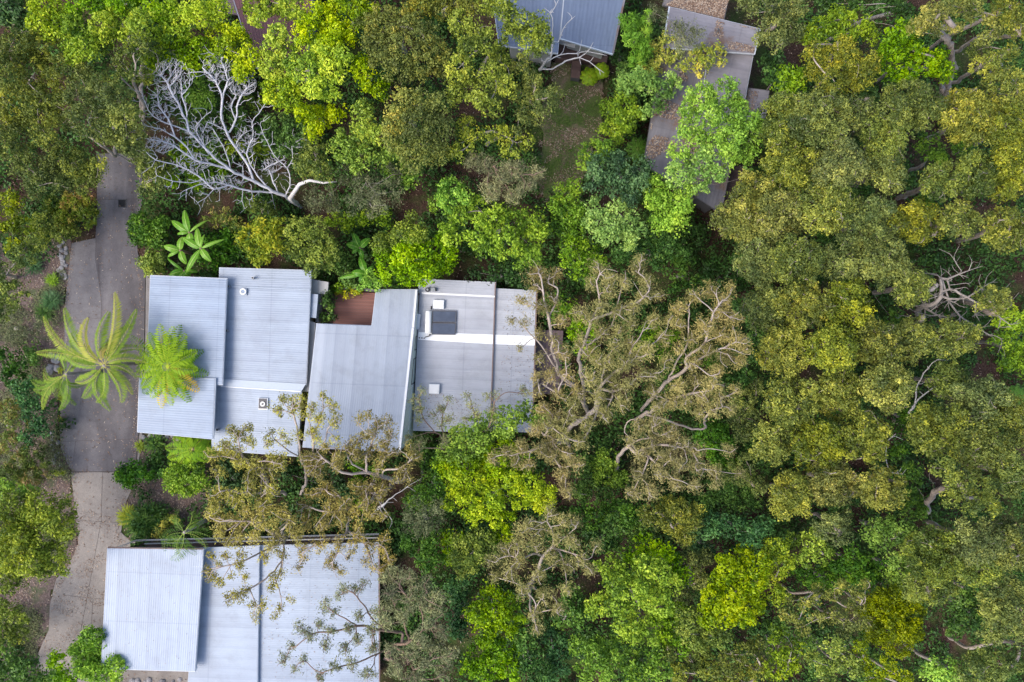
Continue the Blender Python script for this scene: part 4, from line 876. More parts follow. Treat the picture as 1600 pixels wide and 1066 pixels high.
litter('driveway_leaves', [(112, 330), (212, 330), (225, 430), (215, 730), (112, 730), (100, 560)], 160, .05, .10)
litter('garden_litter', [(-5, 380), (105, 372), (97, 480), (92, 600), (95, 700), (118, 800), (60, 905), (40, 1040), (-5, 1060)], 5000, .03, .14)
litter('mulch_litter', [(214, 680), (345, 690), (345, 790), (300, 850), (200, 845), (195, 790)], 2200, .03, .14)
litter('roof_leaves', [(1020, 180), (1065, 110), (1098, 150), (1090, 250), (1060, 275), (1006, 256)], 1100, .02, .20, 3.02, .2)
litter('upper_roof_leaves', [(1052, 0), (1138, 0), (1130, 29), (1040, 8)], 1500, .02, .16, 3.32)
litter('middle_roof_leaves', [(1120, 32), (1185, 46), (1178, 82), (1110, 74)], 500, .02, .14, 3.62, .1)
litter('annex_roof_leaves', [(1164, 140), (1185, 144), (1178, 175), (1158, 170)], 220, .02, .14, 2.52)
litter('patchy_roof_leaves', [(170, 860), (590, 856), (590, 1060), (165, 1040)], 70, .02, .11, 3.95) if False else None
litter('silver_roof_leaves', [(500, 640), (630, 650), (622, 700), (480, 695)], 160, .03, .12, 4.9) if False else None
litter('right_roof_leaves', [(655, 600), (765, 640), (760, 670), (650, 668)], 260, .02, .11, 2.69)
litter('end_roof_leaves', [(790, 460), (832, 460), (828, 640), (775, 650)], 240, .02, .11, 2.48)
litter('neighbour_roof_leaves', [(410, 860), (588, 855), (588, 1060), (410, 1060)], 420, .02, .11, 2.77)
litter('neighbour_left_roof_leaves', [(175, 865), (310, 865), (300, 1040), (165, 1040)], 70, .03, .10, 3.93)
def lawn_grass():
    poly = [(862, 100), (900, 95), (945, 120), (940, 210), (925, 245), (905, 320), (880, 300), (850, 320), (830, 300), (845, 200)]; r2 = random.Random(4); pts = []
    while len(pts) < 9000:
        px, py = r2.uniform(825, 950), r2.uniform(95, 322)
        if pip(px, py, poly) and math.sin(px * .08 + 2 * math.sin(py * .04)) + math.cos(py * .07) > -.5: x, y, z = PG(px, py); pts.append((x, y, z + .17))
    pts = np.array(pts); tn = rng.normal(0, .5, pts.shape) + [0, 0, .8]
    me = leaf_mesh('grass', pts, rng.normal(0, 1, pts.shape), .16, .025, rng.uniform(.1, .7, len(pts)), tn); tag(link('grass', me, SP['mid']['mat']), kind='stuff')
lawn_grass()

# ------------------------------------------------------------------ trees
T = tree
def G(t): return t
OL = 'olive gums of the eastern forest'; LI = 'yellow-green trees across the top'; RF = 'rainforest trees below the lot'; TG = 'fine-leaved tan gums'
GG = 'golden gums over the roofs'; UN = 'understory trees'
# --- top left
T('large grey-green gum, rounded crown against the left edge near the top', 'sage', 13, [(30, 78, 30), (72, 76, 30), (15, 115, 30), (58, 115, 34), (95, 118, 26), (22, 165, 32), (62, 165, 32), (96, 170, 26), (38, 212, 30), (12, 230, 22), (74, 212, 22)], group=None)
T('grey-green gum right of the big left-edge crown, its brown limb bare over the driveway end', 'sage', 12, [(130, 125, 24), (158, 150, 28), (186, 158, 26), (140, 188, 28), (172, 200, 28), (200, 212, 26), (196, 182, 24), (213, 234, 18), (118, 152, 18)], limbs=[[(180, 240, 5), (170, 236, 7), (155, 225, 9), (135, 212, 10), (115, 214, 10.5)], [(208, 255, 4), (206, 243, 7), (205, 230, 9)]])
T('brown-limbed gum with bare forked branches left of the dead tree', 'sage', 11, [(195, 92, 18), (218, 74, 20), (240, 78, 16), (178, 118, 14), (230, 120, 14), (205, 120, 10)], limbs=[[(222, 186, 4), (225, 165, 6), (214, 143, 8), (209, 122, 9.5), (212, 100, 10.5), (205, 80, 10.5)], [(209, 122, 9.5), (195, 110, 10), (187, 100, 10.5)], [(214, 143, 8), (200, 132, 9), (190, 124, 9.5)]], dens=.8, extra=5)
T('dark mid-green tree in the very top left corner', 'dark', 9, [(15, 20, 30, 28, 0), (45, 45, 16)])
T('green tree on the top edge left of the bright yellow-green band', 'lime', 11, [(72, 12, 24), (95, 32, 24), (62, 36, 16), (85, 55, 14)])
T('yellow-tipped tree below the top edge, directly above the grey-green gums', 'lime', 12, [(122, 45, 24), (132, 74, 22), (106, 62, 16), (118, 92, 16)])
T('vivid lime-yellow tree top, brightest patch of the upper left band', 'lime', 12, [(162, 42, 22), (193, 33, 26), (222, 38, 22), (186, 66, 20), (152, 68, 18), (208, 58, 18)], dens=1, bright=.55)
T('bright green tree on the top edge above the vivid lime-yellow one', 'leafgreen', 11, [(150, 8, 22), (188, 4, 22), (228, 8, 22), (258, 20, 22), (120, 10, 16)], bright=.55)
T('yellow-green tree between the top edge and the dead tree\'s highest twigs', 'lime', 11, [(278, 26, 22), (308, 24, 22), (338, 20, 22), (270, 50, 18), (300, 48, 18), (250, 50, 14)], bright=.55)
T('green tree behind the dead tree\'s uppermost fan of twigs', 'leafgreen', 9, [(262, 80, 20), (290, 76, 20), (318, 76, 18), (240, 95, 16), (300, 100, 18)])
T('lime tree left of the dark red roof', 'lime', 10, [(345, 58, 22), (374, 72, 24), (368, 50, 14), (390, 92, 20), (342, 96, 20), (378, 112, 16), (352, 78, 16)], bright=.55)
T('yellow-green tree crown covering the top of the dark red roof', 'lime', 10, [(398, 12, 20), (425, 6, 20), (455, 10, 20), (470, 30, 14), (405, 30, 13)], dens=1.1, bright=.55)
T('lime tree on the top edge between the red roof and the rust-tipped crown', 'lime', 11, [(548, 10, 22), (575, 16, 20), (525, 6, 14), (560, 32, 14)])
T('brilliant yellow-green tree, highest of the cluster right of the red roof', 'lime', 12, [(500, 32, 26), (525, 50, 24), (482, 48, 20), (515, 72, 20), (540, 66, 16)], dens=1.1, bright=.55)
T('lime tree at the left of the cluster, bordering the red roof\'s lower corner', 'lime', 11, [(436, 55, 18), (428, 76, 20), (448, 90, 18), (425, 106, 18), (445, 112, 16)], dens=1.1, bright=.55)
T('golden-lime tree in the middle of the cluster right of the red roof', 'lime', 12.5, [(480, 75, 22), (510, 88, 22), (490, 112, 26), (465, 108, 18), (520, 112, 22), (512, 138, 20), (490, 138, 18), (538, 86, 14)], dens=1.15, bright=.55)
T('lime tree immediately right of the dead tree\'s upper twigs', 'lime', 11, [(434, 138, 22), (450, 156, 20), (425, 155, 14), (455, 135, 14)], dens=1.1, bright=.55)
T('small lime tuft tree beside the bare forked tan branch', 'lime', 11, [(566, 114, 18), (595, 138, 17), (560, 98, 12), (575, 135, 10)])
T('lime tree with two lobes below the bare forked tan branch', 'lime', 11, [(566, 176, 18), (572, 198, 18), (560, 214, 16), (590, 212, 14)])
T('yellow-green tree right of the dead tree at mid height', 'lime', 10, [(480, 180, 20), (503, 188, 20), (525, 178, 16), (492, 204, 12)])
T('rounded leaf-green tree at the foot of the bright cluster', 'leafgreen', 10, [(538, 232, 22), (562, 246, 22), (588, 240, 20), (610, 234, 18), (528, 215, 14), (575, 222, 16)])
T('rust-tipped olive crown, large dome above centre-left near the top', 'rust', 13, [(570, 42, 20), (600, 36, 26), (634, 44, 26), (592, 70, 24), (630, 78, 26), (662, 55, 24), (680, 82, 24), (655, 102, 24), (622, 108, 22), (596, 100, 18), (692, 108, 16)])
T('rust-tipped olive crown, tall oval one directly below its twin dome', 'rust', 14, [(632, 160, 24), (655, 165, 24), (618, 188, 22), (652, 195, 28), (630, 222, 26), (664, 228, 26), (688, 200, 22), (684, 240, 20), (612, 215, 16), (645, 250, 20), (688, 162, 18)])
T('olive crown cut by the top edge left of the slate-blue roof', 'rust', 12, [(690, 8, 22), (716, 5, 20), (660, 8, 20), (640, 12, 14), (735, 8, 16)])
T('sparse yellow-olive gum with bare limbs left of the slate-blue roof', 'greenyel', 13, [(720, 36, 20), (742, 50, 18), (735, 76, 20), (716, 108, 20), (760, 66, 20), (770, 118, 22), (735, 135, 20), (714, 146, 18), (782, 90, 18), (750, 158, 16), (790, 135, 18), (768, 172, 16)], extra=6, tr=.14)
T('yellow-olive round crown touching the slate-blue roof\'s left side', 'greenyel', 14, [(808, 32, 22), (835, 44, 22), (846, 70, 18), (825, 66, 20), (800, 54, 18), (785, 20, 16), (762, 8, 20), (790, 3, 16), (845, 52, 14)])
T('loose olive gum at the left edge of the grassy clearing', 'sage', 12, [(818, 148, 20), (850, 158, 20), (832, 136, 18), (868, 148, 12), (810, 190, 18), (836, 185, 16), (812, 100, 16), (828, 118, 14)], dens=.85, extra=5)
T('ragged gum with bare pale limbs between the olive dome and the clearing', 'greenyel', 11, [(730, 200, 18), (714, 240, 16), (738, 222, 14), (760, 210, 14), (785, 210, 16), (820, 222, 14), (800, 240, 14)], dens=.8, extra=6)
T('thin grey gum with fine bare twigs above the bright round tree over the property line', 'wisp', 10, [(760, 262, 16), (785, 280, 16), (805, 265, 16), (770, 300, 14), (740, 250, 14), (822, 288, 14), (800, 305, 12), (840, 270, 12)], extra=5)
T('dark olive tree right of the dead tree\'s base', 'sage', 8, [(495, 232, 18), (478, 258, 20), (502, 266, 18), (488, 212, 14)], dens=1)
T('mid-green tree behind the dead tree\'s right-hand twigs', 'mid', 6, [(435, 195, 22), (465, 208, 20), (445, 228, 20), (420, 215, 14)])
T('dark green bush in the middle of the dead tree\'s open limbs', 'mid', 5, [(330, 170, 22), (345, 235, 22), (375, 185, 18), (300, 190, 16)])
T('mid-green bush under the dead tree\'s lower left limbs', 'leafgreen', 5, [(290, 245, 20), (310, 275, 20), (270, 275, 16), (340, 262, 16)])
T('green bush behind the dead tree between its two upper fans', 'leafgreen', 6, [(310, 135, 18), (322, 158, 18), (300, 150, 12)])
T('olive bush peeking between the dead tree\'s right limbs', 'greenyel', 5, [(385, 240, 16), (410, 235, 14), (365, 232, 12), (400, 160, 14)])
T('shadowy grey-leaved tree just right of the dead tree\'s thick curved limb', 'greyleaf', 6, [(500, 305, 20), (520, 320, 16), (545, 272, 18), (490, 325, 12)])
T('grey-green fine-leaved tree below the rounded leaf-green tree', 'greyleaf', 8, [(575, 292, 24), (603, 302, 26), (560, 318, 18), (610, 275, 18), (585, 328, 16)], extra=4)
T('small leaf-green tree between the rust-tipped oval crown and the fine-leaved grey tree', 'leafgreen', 7, [(620, 268, 20), (638, 280, 16), (605, 262, 10)])
T('dark-green understory tree left of the driveway\'s upper end', 'sage', 8, [(48, 265, 26), (85, 266, 24), (60, 290, 20), (100, 290, 18)])
T('bushy green tree on the left bank of the driveway\'s upper end', 'sage', 9, [(120, 254, 24), (142, 274, 22), (102, 240, 18), (155, 255, 12), (128, 288, 16)])
T('pale olive tree on the right bank of the driveway\'s upper end', 'sage', 7, [(232, 256, 22), (243, 282, 18), (216, 246, 14), (262, 262, 14), (228, 300, 12)])
# --- left verge
T('yellow-tipped bush at the left edge beside the driveway top', 'greenyel', 5, [(18, 318, 18), (38, 355, 18), (8, 345, 16), (22, 382, 14)])
T('red-tipped shrub on the left bank level with the drain grate', 'heath', 3, [(118, 318, 20), (138, 338, 18), (105, 342, 18), (138, 312, 12), (85, 320, 14)], cat='shrub', name='shrub')
T('green shrub with yellow spots where the left bank meets the parking bay', 'greenyel', 3, [(98, 362, 18), (70, 350, 18), (112, 360, 12), (68, 375, 14)], cat='shrub', name='shrub')
T('dark olive tree at the left edge opposite the light parking bay', 'sage', 7, [(12, 430, 22), (25, 458, 20), (8, 485, 18), (38, 398, 20), (55, 382, 14)])
T('ragged low grey-green bush on the bare left verge', 'greyleaf', 2.5, [(30, 500, 20), (45, 528, 16), (15, 530, 16), (58, 505, 12)], cat='shrub', name='shrub', dens=.7)
T('low bush dotted with small pale flowers, left of the palm\'s lowest-left frond', 'mid', 2, [(46, 548, 12), (58, 562, 10), (38, 562, 8)], cat='shrub', name='shrub')
T('dark shrub at the left edge below the flowering bush', 'mid', 3.5, [(10, 560, 18), (20, 590, 20), (30, 575, 12)], cat='shrub', name='shrub')
T('blue-green shrub on the left verge just below the small palm', 'blue', 4, [(48, 615, 20), (58, 645, 20), (30, 605, 12), (68, 668, 16), (45, 680, 14)], cat='shrub', name='shrub')
T('orange-tipped heath shrub against the left edge below the palms', 'heath', 3.5, [(12, 640, 20), (28, 670, 20), (10, 690, 18)], cat='shrub', name='shrub')
T('orange-tipped heath shrub, the larger one left of the driveway\'s colour change', 'heath', 3.5, [(52, 708, 20), (68, 738, 16), (30, 728, 20), (45, 755, 16), (14, 745, 18)], cat='shrub', name='shrub')
T('spreading green and yellow tree at the left edge beside the pale concrete', 'greenyel', 8.5, [(22, 795, 28), (60, 790, 26), (95, 800, 24), (108, 826, 16), (30, 835, 30), (72, 838, 28), (18, 875, 26), (50, 880, 22), (85, 868, 20), (20, 910, 18), (98, 890, 10), (45, 812, 24), (78, 812, 20), (45, 860, 24), (5, 820, 24), (5, 860, 24), (72, 890, 14)], extra=3, tr=.14, dens=1.25, bright=.55)
T('lime-green low tree just above the spreading left-edge tree', 'leafgreen', 7, [(18, 772, 16), (42, 768, 14), (5, 758, 12)])
T('green and yellow bush at the left edge near the bottom', 'greenyel', 4, [(15, 955, 20), (30, 985, 18), (8, 990, 18), (42, 965, 10)], cat='shrub', name='shrub')
T('vivid green round-lobed tree at the bottom overlapping the neighbour\'s left roof', 'leafgreen', 4.9, [(145, 998, 20), (127, 1018, 18), (163, 1028, 22), (180, 1040, 14), (150, 1050, 20), (132, 1042, 16), (178, 1062, 12), (155, 1015, 18)], dens=1.5, bright=.7)
T('small vivid green tree between the driveway and the bottom-left overlapping tree', 'leafgreen', 4.5, [(90, 1034, 14), (98, 1055, 16), (112, 1066, 12)], dens=1.5, bright=.7)
T('deep green tree in the bottom left corner', 'mid', 7, [(18, 1045, 24), (48, 1050, 22), (70, 1058, 16), (5, 1020, 14)])
# --- garden above and below the garage
T('dense round green shrub at the kerb, highest garden plant right of the drain grate', 'mid', 3.2, [(222, 350, 18), (240, 366, 20), (216, 368, 16), (252, 350, 14), (210, 350, 10), (245, 382, 10)], cat='shrub', name='shrub', dens=1.3)
T('golden-yellow fine-leaved shrub between the kerb and the garage roof', 'greenyel', 2.8, [(232, 408, 13), (246, 416, 13), (240, 398, 11), (252, 402, 9), (234, 424, 8)], cat='shrub', name='shrub', dens=1.3)
T('dark green weeping shrub right of the banana plants', 'mid', 2.6, [(340, 385, 18), (358, 398, 16), (335, 408, 14), (318, 402, 10), (352, 372, 12)], cat='shrub', name='shrub')
T('brown-green straggly shrub just above the banana plants\' right side', 'heath', 2.6, [(345, 338, 14), (325, 345, 10), (368, 345, 12)], cat='shrub', name='shrub', dens=.6)
T('pale yellow-leaved tree above the second blue-grey roof', 'yellowleaf', 5.5, [(390, 372, 18), (415, 358, 20), (400, 392, 18), (425, 385, 20), (432, 350, 14), (408, 405, 12)], dens=1.2)
T('green tree with yellowish tips left of the courtyard', 'greenyel', 6, [(468, 362, 20), (490, 355, 20), (505, 378, 20), (475, 392, 22), (502, 405, 20), (455, 380, 14), (522, 395, 12), (490, 420, 12)], dens=1)
T('olive bush behind the dead tree\'s trunk base', 'sage', 4, [(410, 330, 16), (395, 322, 12), (430, 325, 10)])
T('shaded leafy bush along the property line above the upper dark banana plant', 'leafgreen', 3, [(545, 348, 14), (572, 342, 14), (600, 340, 12), (520, 345, 12)], cat='shrub', name='shrub')
T('dark leafy bush around the stems of the darker banana plants', 'mid', 2.2, [(540, 408, 16), (590, 395, 12), (545, 440, 14), (525, 420, 12)], cat='shrub', name='shrub')
T('leafy green tree directly above the courtyard deck and silver roof', 'leafgreen', 6.5, [(610, 425, 20), (640, 430, 20), (665, 425, 20), (600, 400, 16), (630, 400, 20), (665, 395, 20), (690, 410, 20), (702, 392, 14), (645, 375, 16), (690, 375, 12)], dens=1.1)
T('ferny yellow-tipped tree above the courtyard tree', 'greenyel', 7, [(610, 372, 18), (632, 362, 16), (595, 382, 14), (640, 345, 12), (655, 365, 14)])
T('pale leafy sapling hanging over the courtyard\'s top right corner', 'fresh', 4, [(578, 440, 10), (568, 450, 8), (590, 446, 9), (575, 428, 8)])
T('bright green shrub filling the planter on the courtyard deck', 'mid', 2.6, [(510, 462, 9), (512, 478, 9), (508, 492, 9), (518, 496, 7), (516, 470, 8)], name='planter_shrub', cat='shrub', z0=.7)
T('small yellow-flowering plant at the top of the courtyard deck', 'yellowleaf', 1.6, [(528, 456, 4), (541, 459, 5), (552, 459, 5), (560, 457, 3)], name='flowering_plant', cat='flowering plant', z0=.7)
T('dark green shrub in front of the courtyard\'s dark back wall', 'leafgreen', 1.9, [(530, 450, 6), (542, 450, 6), (522, 452, 5)], name='shrub', cat='shrub', z0=.7)
T('round dark green shrub speckled with pale buds at the garden\'s lower kerb corner', 'mid', 2.2, [(196, 740, 15), (214, 735, 14), (230, 742, 12), (208, 752, 12), (186, 746, 9)], cat='shrub', name='shrub', dens=1.3)
T('dark green shrub between the budded shrub and the lime one', 'mid', 1.8, [(248, 720, 12), (242, 740, 12), (256, 738, 8)], cat='shrub', name='shrub')
T('glowing lime-green rounded shrub under the lower tree fern', 'leafgreen', 3, [(278, 740, 17), (300, 735, 18), (292, 758, 17), (312, 752, 14), (268, 758, 12)], cat='shrub', name='shrub', dens=1.3)
T('cream-yellow variegated croton in the narrow bed above the neighbour\'s roof', 'yellowleaf', 2, [(252, 830, 7), (262, 815, 8), (272, 810, 6), (256, 820, 6), (246, 836, 5)], name='croton', cat='shrub', dens=1.4)
T('dark leafy understory bush under the golden gum right of the lime shrub', 'dark', 3, [(360, 740, 20), (380, 755, 18), (345, 728, 12), (370, 765, 14)])
T('dark green bush in the shade under the brown-gold gum', 'dark', 3, [(520, 752, 20), (545, 770, 20), (500, 770, 16), (440, 738, 16)])
T('green bush beneath the golden gum\'s right limb', 'leafgreen', 2.6, [(560, 725, 14), (590, 735, 12), (560, 755, 14), (570, 785, 14)])
T('dark green bush in the gap between the silver roof and lime tree', 'mid', 3, [(668, 705, 16), (672, 735, 14), (655, 760, 10), (640, 780, 10)])
# --- top right clearing
T('tall feathery bamboo clump right of the slate-blue roof', 'bamboo', 6, [(983, 38, 16), (1000, 52, 18), (1003, 78, 16), (992, 95, 12), (1008, 25, 12), (982, 62, 12)], name='bamboo', cat='bamboo', dens=1.2)
T('small green shrub squeezed between the slate-blue roof and bamboo', 'mid', 3, [(968, 90, 12), (972, 108, 10), (965, 72, 8)], cat='shrub', name='shrub')
T('grey-olive tree leaning over the mouldy roof beside the bamboo', 'greyleaf', 8, [(1058, 42, 18), (1078, 60, 20), (1062, 72, 16), (1088, 48, 12), (1020, 20, 14), (1038, 28, 10)], dens=.9)
T('shrub with yellow and green leaves between bamboo and mouldy roof', 'yellowleaf', 4.5, [(1022, 78, 14), (1042, 64, 12), (1050, 88, 14), (1030, 100, 14), (1005, 108, 12), (1018, 118, 10)], dens=.9)
T('yellow-leaved branch canopy lying across the mouldy roof', 'yellowleaf', 5, [(1085, 88, 14), (1105, 92, 14), (1122, 82, 12), (1072, 104, 12), (1092, 110, 12), (1128, 98, 8), (1100, 76, 8)], dens=.8, base=(1050, 110))
T('light green lacy tree right of the clearing', 'fresh', 6, [(1012, 132, 18), (1034, 142, 18), (1052, 128, 14), (1024, 165, 14), (982, 132, 18), (1000, 118, 12), (1008, 178, 10)])
T('dense round bright green tree on the right side of the clearing', 'leafgreen', 5, [(952, 172, 17), (975, 165, 18), (978, 192, 18), (955, 200, 17), (992, 180, 12), (968, 214, 10)], dens=1.2)
T('large fresh green crown covering the middle of the mouldy roof', 'fresh', 12, [(1095, 152, 24), (1130, 150, 26), (1075, 175, 18), (1148, 172, 18), (1110, 182, 22), (1160, 192, 24), (1182, 205, 18), (1142, 215, 26), (1068, 205, 12), (1120, 225, 22), (1088, 215, 18), (1165, 238, 18), (1140, 246, 18), (1062, 236, 16)], dens=1.1, base=(1075, 300), bright=.55)
T('fresh green lobes at the lower end of the mouldy roof', 'fresh', 10.5, [(1100, 252, 20), (1062, 272, 20), (1092, 280, 20), (1118, 272, 14), (1075, 250, 14), (1170, 272, 10)], base=(1070, 330))
T('yellow-green lobed tree above the lot\'s top line, left of the dark litter hollow', 'fresh', 9.5, [(1022, 290, 18), (1042, 305, 20), (1018, 315, 14), (1040, 330, 20), (1062, 318, 18), (1055, 350, 18), (1030, 352, 14), (1075, 300, 12)])
T('deep blue-green domed tree at the lower right of the clearing', 'blue', 9, [(945, 258, 22), (975, 262, 24), (1002, 262, 16), (930, 272, 14), (960, 286, 24), (998, 288, 18), (985, 310, 14), (925, 290, 10), (1010, 278, 8)], dens=1.1)
T('bright green tuft of tree behind the blue-green dome', 'leafgreen', 7, [(928, 238, 20), (912, 250, 12), (946, 232, 16), (908, 240, 8)])
T('leaf-green tree at the bottom tip of the clearing', 'leafgreen', 7, [(885, 308, 20), (900, 332, 20), (872, 325, 14), (880, 350, 18), (905, 355, 16), (895, 290, 10)])
T('pale green round crown on the lot\'s top line, right of the thin grey gum', 'fresh', 9, [(935, 345, 20), (968, 335, 22), (990, 355, 20), (950, 368, 18), (978, 375, 16), (915, 350, 10), (925, 320, 10)], dens=1.1)
T('pale yellow-green ball-shaped crown on the lot\'s top line above the solar heater', 'fresh', 9, [(706, 298, 20), (700, 318, 14), (722, 308, 14), (690, 305, 10)], dens=1.2)
T('broad bright green tree straddling the lot\'s top line above the right roof', 'leafgreen', 8, [(685, 318, 14), (722, 335, 18), (742, 320, 14), (770, 342, 22), (800, 348, 22), (830, 345, 20), (745, 365, 22), (790, 382, 22), (822, 378, 22), (765, 395, 16), (815, 405, 18), (842, 362, 16), (700, 355, 14), (705, 375, 12), (835, 400, 12)], dens=1.1, bright=.55)
T('leaf-green tree inside the lot\'s top line near the tan gums', 'leafgreen', 7, [(895, 382, 20), (920, 395, 18), (908, 420, 18), (888, 405, 14), (935, 412, 12), (920, 440, 12)])
T('mid-green tree under the lot\'s top line between pale crown and dark hollow', 'mid', 7, [(985, 395, 18), (1010, 390, 16), (1040, 385, 20), (1062, 392, 14), (1025, 408, 14), (965, 400, 14)])
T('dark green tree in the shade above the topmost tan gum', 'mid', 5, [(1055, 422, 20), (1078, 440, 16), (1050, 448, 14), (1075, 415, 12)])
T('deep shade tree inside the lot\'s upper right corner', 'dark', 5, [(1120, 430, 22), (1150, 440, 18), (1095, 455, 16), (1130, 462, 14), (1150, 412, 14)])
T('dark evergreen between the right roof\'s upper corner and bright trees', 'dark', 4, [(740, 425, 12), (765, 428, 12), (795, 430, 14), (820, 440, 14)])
T('shaded green shrub behind the tan gum\'s left limbs', 'mid', 5, [(868, 468, 16), (885, 485, 16), (860, 490, 12)])
T('green bush under the left tan gum, beside the purple deck', 'leafgreen', 4, [(900, 520, 14), (915, 545, 14), (925, 520, 12), (905, 500, 12)])
T('green bush under the middle of the tan gum stand', 'leafgreen', 5, [(1015, 520, 18), (1030, 545, 18), (1000, 545, 14), (1045, 520, 14)])
T('dark green bush under the right-hand tan gums', 'mid', 4, [(1050, 560, 18), (1075, 550, 18), (1045, 590, 18), (1110, 560, 16)])
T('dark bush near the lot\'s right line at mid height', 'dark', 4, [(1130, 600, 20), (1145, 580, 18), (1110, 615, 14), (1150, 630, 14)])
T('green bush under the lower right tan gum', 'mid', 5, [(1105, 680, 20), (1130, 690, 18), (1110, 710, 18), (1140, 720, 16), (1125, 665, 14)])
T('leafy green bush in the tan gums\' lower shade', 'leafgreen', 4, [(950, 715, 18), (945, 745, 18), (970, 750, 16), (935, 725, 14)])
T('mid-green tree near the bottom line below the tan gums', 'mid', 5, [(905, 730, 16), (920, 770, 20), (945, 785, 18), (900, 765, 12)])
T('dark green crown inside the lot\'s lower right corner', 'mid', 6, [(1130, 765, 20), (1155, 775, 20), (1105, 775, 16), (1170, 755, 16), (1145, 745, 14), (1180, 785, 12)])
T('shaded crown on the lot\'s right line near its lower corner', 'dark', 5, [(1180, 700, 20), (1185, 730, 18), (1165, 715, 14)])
T('vivid green tree against the lower edge of the right roof', 'leafgreen', 9, [(720, 682, 18), (742, 672, 22), (770, 665, 20), (795, 650, 18), (825, 645, 20), (700, 708, 18), (722, 712, 16), (755, 695, 16), (845, 650, 12), (792, 670, 14)], dens=1.1, bright=.55)
T('brilliant lime tree with two great lobes crossing the lot\'s bottom line', 'lime', 8.5, [(715, 762, 20), (742, 752, 22), (770, 766, 20), (730, 785, 18), (758, 792, 20), (775, 782, 14), (712, 740, 14), (800, 755, 16), (830, 758, 22), (848, 780, 20), (815, 780, 18), (860, 765, 12), (740, 812, 12), (772, 812, 12), (700, 790, 10)], dens=1.15, bright=.55)
T('leaf-green tree between the vivid green tree and the brilliant lime tree', 'leafgreen', 8, [(705, 735, 18), (728, 728, 18), (752, 720, 18), (778, 728, 18), (802, 735, 18), (765, 705, 16), (790, 700, 16), (815, 715, 16), (690, 725, 12)])
T('mid-green tree filling the dip right of the rounded pale-green crown', 'leafgreen', 8, [(1050, 980, 18), (1040, 1000, 16), (1030, 975, 16), (1058, 955, 14), (1065, 1010, 14)])
T('green tree between the tan wide-crowned gum and the olive-gold crown', 'mid', 8, [(925, 810, 18), (950, 800, 18), (975, 805, 16), (990, 800, 14), (905, 800, 12)])
T('green tree left of the tan wide-crowned gum, right of the dark green one', 'leafgreen', 7, [(715, 840, 14), (700, 850, 14), (785, 835, 16), (790, 815, 16), (705, 870, 12)])
T('shaded green tree among the tufted gums at the bottom edge', 'mid', 7, [(1255, 1000, 18), (1275, 1045, 18), (1340, 1000, 16), (1360, 1035, 16), (1210, 975, 16)])
T('shaded green tree below the sparse gums in the upper right ravine', 'mid', 6, [(1450, 225, 18), (1465, 250, 18), (1500, 225, 16), (1440, 315, 14)])
T('dusky gum between the flat-crowned tan gum and the lot\'s right line', 'sage', 8, [(1150, 650, 18), (1165, 625, 18), (1175, 655, 16), (1160, 680, 14), (1180, 600, 16)])
T('mid-green tree under the lot\'s right line at mid height', 'mid', 8, [(1170, 555, 16), (1180, 525, 16), (1165, 590, 14), (1155, 480, 14), (1178, 500, 14)])
T('olive-green tree between the lowest tan gum and the lot\'s lower right corner', 'sage', 7, [(1140, 735, 16), (1160, 745, 16), (1185, 760, 14), (1165, 720, 14)])
T('green tree left of the brilliant lime tree\'s foot', 'mid', 7, [(660, 778, 18), (685, 745, 14), (690, 722, 12), (680, 765, 14)])
# --- tan gums in the middle of the lot
T('tan gum leaning left over the right roof\'s edge, leftmost of the stand', 'tan', 13, [(840, 425, 13), (858, 440, 13), (835, 450, 10), (868, 428, 10), (815, 470, 9), (845, 480, 11), (865, 470, 10), (800, 500, 7), (822, 505, 8), (878, 500, 11), (842, 520, 8), (812, 545, 6), (840, 560, 9), (868, 530, 10), (880, 555, 12), (860, 585, 11), (838, 590, 9), (885, 585, 12), (905, 610, 12), (840, 615, 9), (872, 615, 11), (825, 475, 6), (830, 430, 7)],
  limbs=[[(913, 632, 6), (898, 603, 8), (871, 579, 10), (859, 508, 12), (850, 470, 12.6), (846, 435, 12.8)], [(871, 579, 10), (859, 560, 11), (846, 540, 11.5), (822, 515, 12.2), (805, 496, 12.4)], [(898, 603, 8), (862, 596, 10), (845, 600, 11)], [(855, 500, 12), (868, 475, 12.4), (872, 455, 12.5)]], base=(918, 645), fork=(913, 632, 6), group=TG, dens=.8, tr=.15)
T('tan gum with long upright limbs above the purple deck, reaching the lot\'s top line', 'tan', 13, [(935, 420, 12), (955, 432, 12), (925, 445, 10), (950, 455, 12), (975, 440, 12), (995, 425, 12), (1010, 440, 11), (1005, 465, 12), (985, 480, 12), (965, 485, 11), (940, 480, 12), (920, 500, 11), (905, 490, 10), (940, 520, 13), (965, 515, 12), (905, 535, 11), (925, 550, 13), (985, 505, 10), (1025, 460, 9), (1000, 408, 9)],
  limbs=[[(912, 600, 7), (905, 557, 9), (915, 530, 10.5), (924, 500, 11.5), (937, 474, 12.2), (932, 440, 12.6), (944, 422, 12.8)], [(924, 500, 11.5), (946, 492, 12), (971, 482, 12.3), (1000, 470, 12.5), (1014, 455, 12.6)], [(905, 557, 9), (930, 530, 10.5), (955, 510, 11.5), (965, 475, 12)]], base=(915, 640), fork=(912, 600, 7), group=TG, dens=.9, tr=.13)
